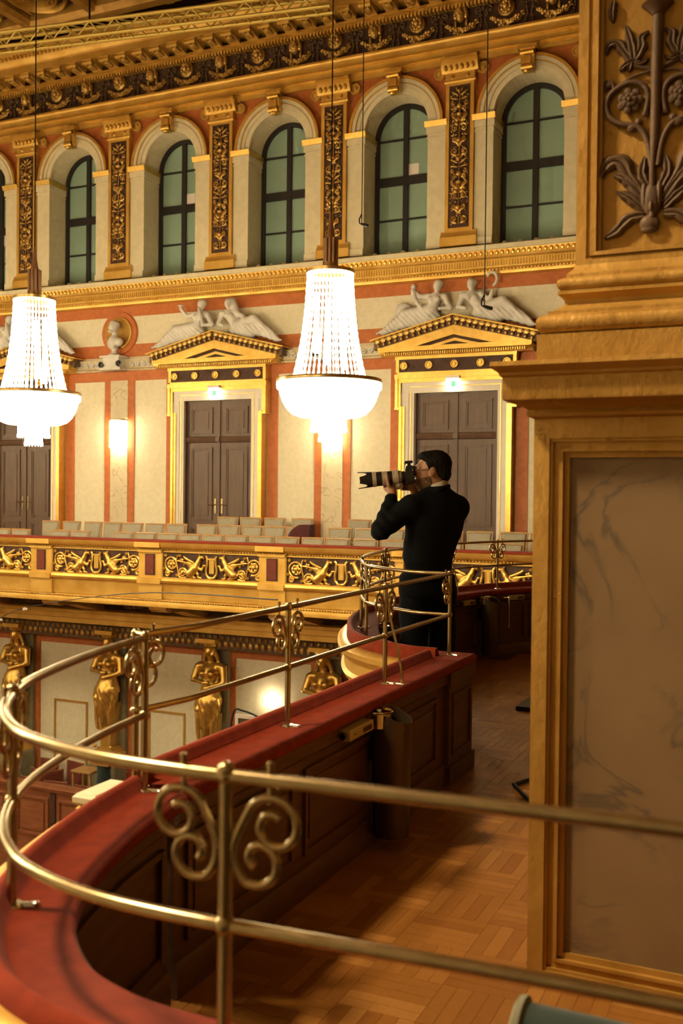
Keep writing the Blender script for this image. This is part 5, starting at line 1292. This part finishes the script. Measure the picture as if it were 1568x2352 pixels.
# ============================================================ THE PHOTOGRAPHER
skin = mat('skin', (0.50,0.27,0.16), 0.5, 0, (0.44,0.22,0.13), 14.0); hairm = mat('dark_hair', (0.007,0.0055,0.0045), 0.7, 0, (0.011,0.009,0.007), 60.0, stretch=(1,1,0.3), bump=0.4, bscale=120, spec=0.15)
beardm = mat('brown_beard', (0.13,0.07,0.035), 0.85, 0, (0.22,0.115,0.06), 60.0, bump=0.3, bscale=140); suit = mat('black_wool_suit', (0.0055,0.0068,0.0085), 0.85, 0, (0.008,0.009,0.0105), 50.0, sheen=0.02, spec=0.12, bump=0.1, bscale=150)
shirt = mat('white_shirt_cotton', (0.72,0.68,0.60), 0.8); creamlens = mat('cream_lens_enamel', (0.58,0.50,0.38), 0.4); lensblack = mat('black_lens_rubber', (0.016,0.016,0.017), 0.5); glassm = mat('dark_glass', (0.02,0.02,0.03), 0.05)
MAN = (-2.27,6.39,0.0)
man = thing('person','photographer in a black suit aiming a long lens camera to the left','person',MAN,PSI)
SH = np.array([[0.82,-0.57,0],[0.57,0.82,0],[0,0,1.0]])     # columns: shoulder axis, forward axis, up
B_ = []
def C(a,b,ra,rb,k=0.02): B_.append(('c',a,b,ra,rb,k))
# head and neck
B_ += [('e',(0.035,0,1.705),(0.105,0.076,0.103),None),('e',(-0.018,0,1.650),(0.074,0.062,0.098),None),('e',(-0.072,0,1.695),(0.022,0.052,0.020),None),
       ('e',(-0.074,-0.036,1.645),(0.020,0.020,0.022),None),('e',(-0.074,0.036,1.645),(0.020,0.020,0.022),None)]
C((0.0,0,1.600),(-0.055,0,1.582),0.055,0.034); C((-0.090,0,1.685),(-0.108,0,1.650),0.009,0.014,0.012); C((-0.088,-0.018,1.612),(-0.088,0.018,1.612),0.010,0.010,0.008); C((-0.085,-0.015,1.600),(-0.085,0.015,1.600),0.011,0.011,0.008)
for s_ in (-1,1):
    B_ += [('e',(-0.080,s_*0.032,1.678),(0.013,0.015,0.011),None,0.006),('e',(0.012,s_*0.078,1.663),(0.022,0.011,0.037),np.array([[cos(.2),0,sin(.2)],[0,1,0],[-sin(.2),0,cos(.2)]]),0.008),('s',(0.006,s_*0.091,1.667),(0.011,0.006,0.018),None,0.006)]
C((0.045,0,1.61),(0.05,0,1.48),0.056,0.064)
# trunk, legs (under the clothes)
B_ += [('e',(0.035,0,1.33),(0.19,0.11,0.22),SH),('e',(0.0,0,1.10),(0.155,0.105,0.24),SH)]
C((-0.12,-0.11,1.43),(0.19,0.11,1.43),0.055,0.055); C((-0.09,-0.06,0.95),(-0.09,-0.05,0.5),0.085,0.058); C((-0.09,-0.05,0.5),(-0.08,-0.03,0.10),0.055,0.038); C((0.09,0.06,0.95),(0.10,0.05,0.5),0.085,0.058); C((0.10,0.05,0.5),(0.10,0.05,0.10),0.055,0.038)
C((-0.08,-0.02,0.05),(-0.17,0.05,0.035),0.04,0.032); C((0.10,0.06,0.05),(0.02,0.13,0.035),0.04,0.032)
# left arm, wrist, hand under the lens
C((-0.13,-0.12,1.43),(-0.325,-0.19,1.28),0.055,0.042); C((-0.325,-0.19,1.28),(-0.252,-0.075,1.495),0.040,0.027); C((-0.252,-0.075,1.495),(-0.250,-0.062,1.525),0.027,0.027)
B_.append(('e',(-0.262,-0.030,1.548),(0.040,0.044,0.020),None,0.015)); C((-0.250,-0.062,1.522),(-0.262,-0.040,1.545),0.027,0.022)
for i, L in enumerate((0.92,1.0,0.96,0.8)):
    x = -0.296+0.0215*i
    C((x,-0.005,1.552),(x-0.002,0.030,1.562),0.0098,0.0092,0.006); C((x-0.002,0.030,1.562),(x-0.002,0.030+0.016*L,1.562+0.030*L),0.0092,0.0086,0.004); C((x-0.002,0.030+0.016*L,1.562+0.030*L),(x-0.002,0.032+0.008*L,1.585+0.036*L),0.0086,0.0078,0.004)
C((-0.262,-0.062,1.540),(-0.276,-0.075,1.575),0.0135,0.0115,0.01); C((-0.276,-0.075,1.575),(-0.282,-0.073,1.612),0.0115,0.0105,0.004); C((-0.282,-0.073,1.612),(-0.284,-0.062,1.642),0.0105,0.0085,0.004)
# right arm, hand on the grip
C((0.19,0.12,1.43),(0.06,0.32,1.25),0.055,0.042); C((0.06,0.32,1.25),(-0.075,0.115,1.505),0.040,0.028); C((-0.075,0.115,1.505),(-0.10,0.085,1.555),0.028,0.026)
B_.append(('e',(-0.115,0.078,1.580),(0.028,0.022,0.040),None,0.012))
for i in range(4):
    z = 1.610-0.020*i; C((-0.128,0.085,z),(-0.168,0.084,z),0.0098,0.0092,0.006); C((-0.168,0.084,z),(-0.182,0.060,z-0.002),0.0092,0.0086,0.004); C((-0.182,0.060,z-0.002),(-0.172,0.042,z-0.002),0.0086,0.0075,0.004)
C((-0.105,0.06,1.585),(-0.098,0.035,1.605),0.012,0.010,0.006); C((-0.098,0.035,1.605),(-0.105,0.015,1.615),0.010,0.008,0.004)
link('body', sdf_mesh('body', B_, 0.0052, 0.02), skin, man)
# hair and beard
H_ = [('e',(0.047,0,1.722),(0.104,0.087,0.093),None),('e',(0.088,0,1.655),(0.058,0.074,0.062),None),('e',(-0.022,0,1.765),(0.058,0.066,0.040),None),('c',(-0.006,-0.070,1.71),(-0.010,-0.066,1.645),0.014,0.012),('c',(-0.006,0.070,1.71),(-0.010,0.066,1.645),0.014,0.012),('s',(-0.082,0,1.655),(0.078,0.2,0.098),None,0.01),('s',(0.010,-0.09,1.655),(0.028,0.03,0.042),None,0.01),('s',(0.010,0.09,1.655),(0.028,0.03,0.042),None,0.01),('s',(0.03,0,1.575),(0.07,0.2,0.06),None,0.02)]
link('hair', sdf_mesh('hair', H_, 0.006, 0.02, lambda X,Y,Z: 0.0022*np.sin(230*X+70*Z)*np.sin(190*Y+90*Z)), hairm, man)
link('beard', sdf_mesh('beard', [('e',(-0.018,0,1.650),(0.0775,0.0655,0.1015),None),('c',(0.0,0,1.600),(-0.055,0,1.582),0.0585,0.0375),('s',(-0.062,0,1.700),(0.105,0.2,0.073),None,0.012),('s',(0.075,0,1.66),(0.07,0.2,0.10),None,0.012),('s',(-0.112,0,1.648),(0.028,0.2,0.024),None,0.008)], 0.005, 0.02, lambda X,Y,Z: 0.0012*np.sin(300*X)*np.sin(280*Z)), beardm, man)
# suit
J = []
def K(a,b,ra,rb,k=0.035): J.append(('c',a,b,ra,rb,k))
J += [('e',(0.036,0,1.33),(0.222,0.138,0.235),SH),('e',(0.0,0,1.13),(0.190,0.135,0.26),SH)]
for z in (0.96,0.90,0.86): J.append(('e',(-0.006,0.0,z),(0.205,0.152,0.075),SH,0.03))
K((-0.125,-0.115,1.425),(0.195,0.115,1.425),0.078,0.078); K((0.045,0.0,1.45),(0.055,0.0,1.535),0.125,0.078)
K((0.09,0.02,1.515),(0.205,0.10,1.435),0.062,0.07); K((0.01,-0.02,1.505),(-0.12,-0.10,1.44),0.05,0.065); K((0.185,0.08,1.40),(0.13,0.03,1.20),0.072,0.06)
K((-0.135,-0.12,1.425),(-0.328,-0.19,1.278),0.076,0.063); K((-0.328,-0.19,1.278),(-0.258,-0.085,1.478),0.062,0.043,0.02)
K((0.2,0.12,1.425),(0.06,0.32,1.25),0.076,0.063); K((0.06,0.32,1.25),(-0.062,0.135,1.485),0.062,0.043,0.02)
def wrinkle(X,Y,Z):
    arm = np.clip((-0.14-X)*10,0,1)
    return (0.0035*np.sin(70*Z+25*X+3*np.sin(20*X))*arm + 0.003*np.sin(30*Z+14*X+2*np.sin(11*Z))*np.clip((1.3-Z)*4,0,1))
link('jacket', sdf_mesh('jacket', J, 0.0085, 0.035, wrinkle), suit, man)
T = [('c',(-0.09,-0.055,0.90),(-0.095,-0.05,0.48),0.108,0.092,0.02),('c',(-0.095,-0.05,0.48),(-0.085,-0.03,0.09),0.090,0.072,0.02),('c',(0.09,0.055,0.90),(0.105,0.05,0.48),0.108,0.092,0.02),('c',(0.105,0.05,0.48),(0.10,0.055,0.09),0.090,0.072,0.02)]
link('trousers', sdf_mesh('trousers', T, 0.011, 0.02, lambda X,Y,Z: 0.004*np.sin(26*Z+9*X)), suit, man)
for (a,b_) in (((-0.08,-0.03,0.045),(-0.20,0.07,0.04)),((0.10,0.05,0.045),(0.0,0.15,0.04))): link('shoe', sdf_mesh('shoe',[('c',a,b_,0.05,0.038)],0.01,0.02), lensblack, man)
# collar: white shirt band above a dark lapel roll
cp = []
for i in range(24):
    a = 2*pi*i/24; cp.append((0.047+0.072*cos(a),0.066*sin(a),1.572+0.028*cos(a)))
s = MB(); n_ = len(cp); vs = []
for (dr,dz) in ((0.004,-0.020),(0.004,0.010),(-0.004,0.022),(-0.010,0.010),(-0.010,-0.02)):
    for i in range(n_):
        a = 2*pi*i/n_; vs.append((cp[i][0]+dr*cos(a),cp[i][1]+dr*sin(a),cp[i][2]+dz))
fs = [(k*n_+i,k*n_+(i+1)%n_,(k+1)*n_+(i+1)%n_,(k+1)*n_+i) for k in range(4) for i in range(n_)]
s.add(vs,fs); s.obj('shirt_collar', shirt, man)
MB().tube([(p[0]+0.010*cos(2*pi*i/24),p[1]+0.010*sin(2*pi*i/24),p[2]-0.028-(0.030 if p[0] < -0.0 else 0)) for i,p in enumerate(cp)],0.016,8,closed=True).obj('jacket_collar', suit, man)
MB().tube([(-0.066,0.128,1.492),(-0.088,0.100,1.530)],[0.040,0.037],14).obj('shirt_cuff', shirt, man)
w = MB(); d = (Vector((-0.250,-0.062,1.525))-Vector((-0.256,-0.082,1.485))).normalized(); c = Vector((-0.2535,-0.074,1.500)); a1 = d.cross(Vector((0,1,0))).normalized(); a2 = d.cross(a1)
w.tube([c+(a1*cos(t)+a2*sin(t))*0.031 for t in [2*pi*i/20 for i in range(20)]],0.007,6,closed=True); w.obj('watch', lensblack, man)
fc = c+Vector((-0.015,-0.028,-0.004)); MB().ell(tuple(fc),(0.014,0.006,0.014),12,8).obj('watch_face', chrome, man)
g = MB()
for s_ in (-1,1):
    g.tube([(0.008,s_*0.080,1.683),(-0.05,s_*0.073,1.680),(-0.094,s_*0.060,1.676)],0.0026,6)
    g.tube([(-0.100+0.006*abs(cos(t)),s_*0.036+0.025*cos(t),1.670+0.019*sin(t)) for t in [2*pi*i/18 for i in range(18)]],0.0024,6,closed=True)
g.tube([(-0.103,-0.011,1.674),(-0.106,0,1.677),(-0.103,0.011,1.674)],0.0024,6); g.obj('glasses', beardm, man)

# the camera with its long lens
t_ = Vector((-0.117,-0.022,1.637)); wp = Vector(MAN)+r0*t_.x+f0*t_.y+Vector((0,0,t_.z))
cm = thing('camera','black camera with long cream and black telephoto lens held by the photographer','camera',wp,0)
cm.rotation_euler = (0,-0.094,PSI)
def lx(prof, nm, m_, n=28): return MB().lathe([(r,x) for x,r in prof],n,ax='x').obj(nm, m_, cm)
# petal hood
n = 48; vs = []; fs = []
for k,(r) in enumerate((0.0505,0.057,0.055,0.0485)):
    for i in range(n):
        a = 2*pi*i/n; cut = (0.055*max(0,-cos(4*a))**0.7 + 0.014*cos(a)**2) if k in (1,2) else 0
        x = (-0.262 if k in (0,3) else -0.362+cut); vs.append((x,r*cos(a),r*sin(a)))
for k in range(3):
    for i in range(n): fs.append((k*n+i,k*n+(i+1)%n,(k+1)*n+(i+1)%n,(k+1)*n+i))
MB().add(vs,fs).obj('lens_hood', lensblack, cm)
MB().lathe([(0.0,-0.258),(0.03,-0.262),(0.049,-0.266)],24,ax='x').obj('front_glass', glassm, cm)
lx([(-0.268,0.0485),(-0.266,0.052),(-0.240,0.052),(-0.238,0.047)],'front_ring',creamlens)
lx([(-0.240,0.047),(-0.239,0.0485),(-0.203,0.0485),(-0.202,0.047)],'zoom_grip',lensblack)
lx([(-0.203,0.046),(-0.202,0.0475),(-0.166,0.0475),(-0.165,0.046)],'distance_ring',creamlens)
lx([(-0.166,0.045),(-0.165,0.0465),(-0.133,0.0465),(-0.132,0.045)],'focus_grip',lensblack)
lx([(-0.133,0.044),(-0.132,0.0475),(-0.105,0.047),(-0.075,0.043),(-0.070,0.040)],'rear_barrel',creamlens)
lx([(-0.110,0.047),(-0.109,0.0515),(-0.092,0.0515),(-0.091,0.046)],'tripod_collar',creamlens)
s = MB(); s.box(-0.118,-0.080,-0.012,0.012,-0.082,-0.046); s.lathe([(0.0,-0.03),(0.011,-0.03),(0.012,-0.012)],10,(-0.10,0,-0.055),ax='y'); s.obj('collar_foot', creamlens, cm)
lx([(-0.072,0.036),(-0.071,0.038),(-0.050,0.038),(-0.045,0.036)],'lens_mount',lensblack)
s = MB(); s.bbox(-0.047,0.006,-0.060,0.062,-0.052,0.046,0.010); s.bbox(-0.066,-0.02,0.042,0.070,-0.050,0.036,0.012); s.bbox(0.004,0.012,-0.045,0.045,-0.042,0.030,0.003); s.obj('camera_body', lensblack, cm, smooth=45)
s = MB(); s.prism([(-0.045,0.044),(-0.035,0.070),(-0.005,0.074),(0.012,0.066),(0.014,0.044)],'y',-0.030,0.030); s.bbox(0.010,0.028,-0.022,0.022,0.040,0.066,0.005); s.obj('viewfinder_hump', lensblack, cm)
s = MB(); s.box(-0.024,-0.004,-0.012,0.012,0.072,0.088); s.bbox(-0.042,0.012,-0.024,0.024,0.086,0.104,0.004); s.box(-0.044,-0.036,-0.018,0.018,0.080,0.092); s.obj('shoe_trigger', lensblack, cm)
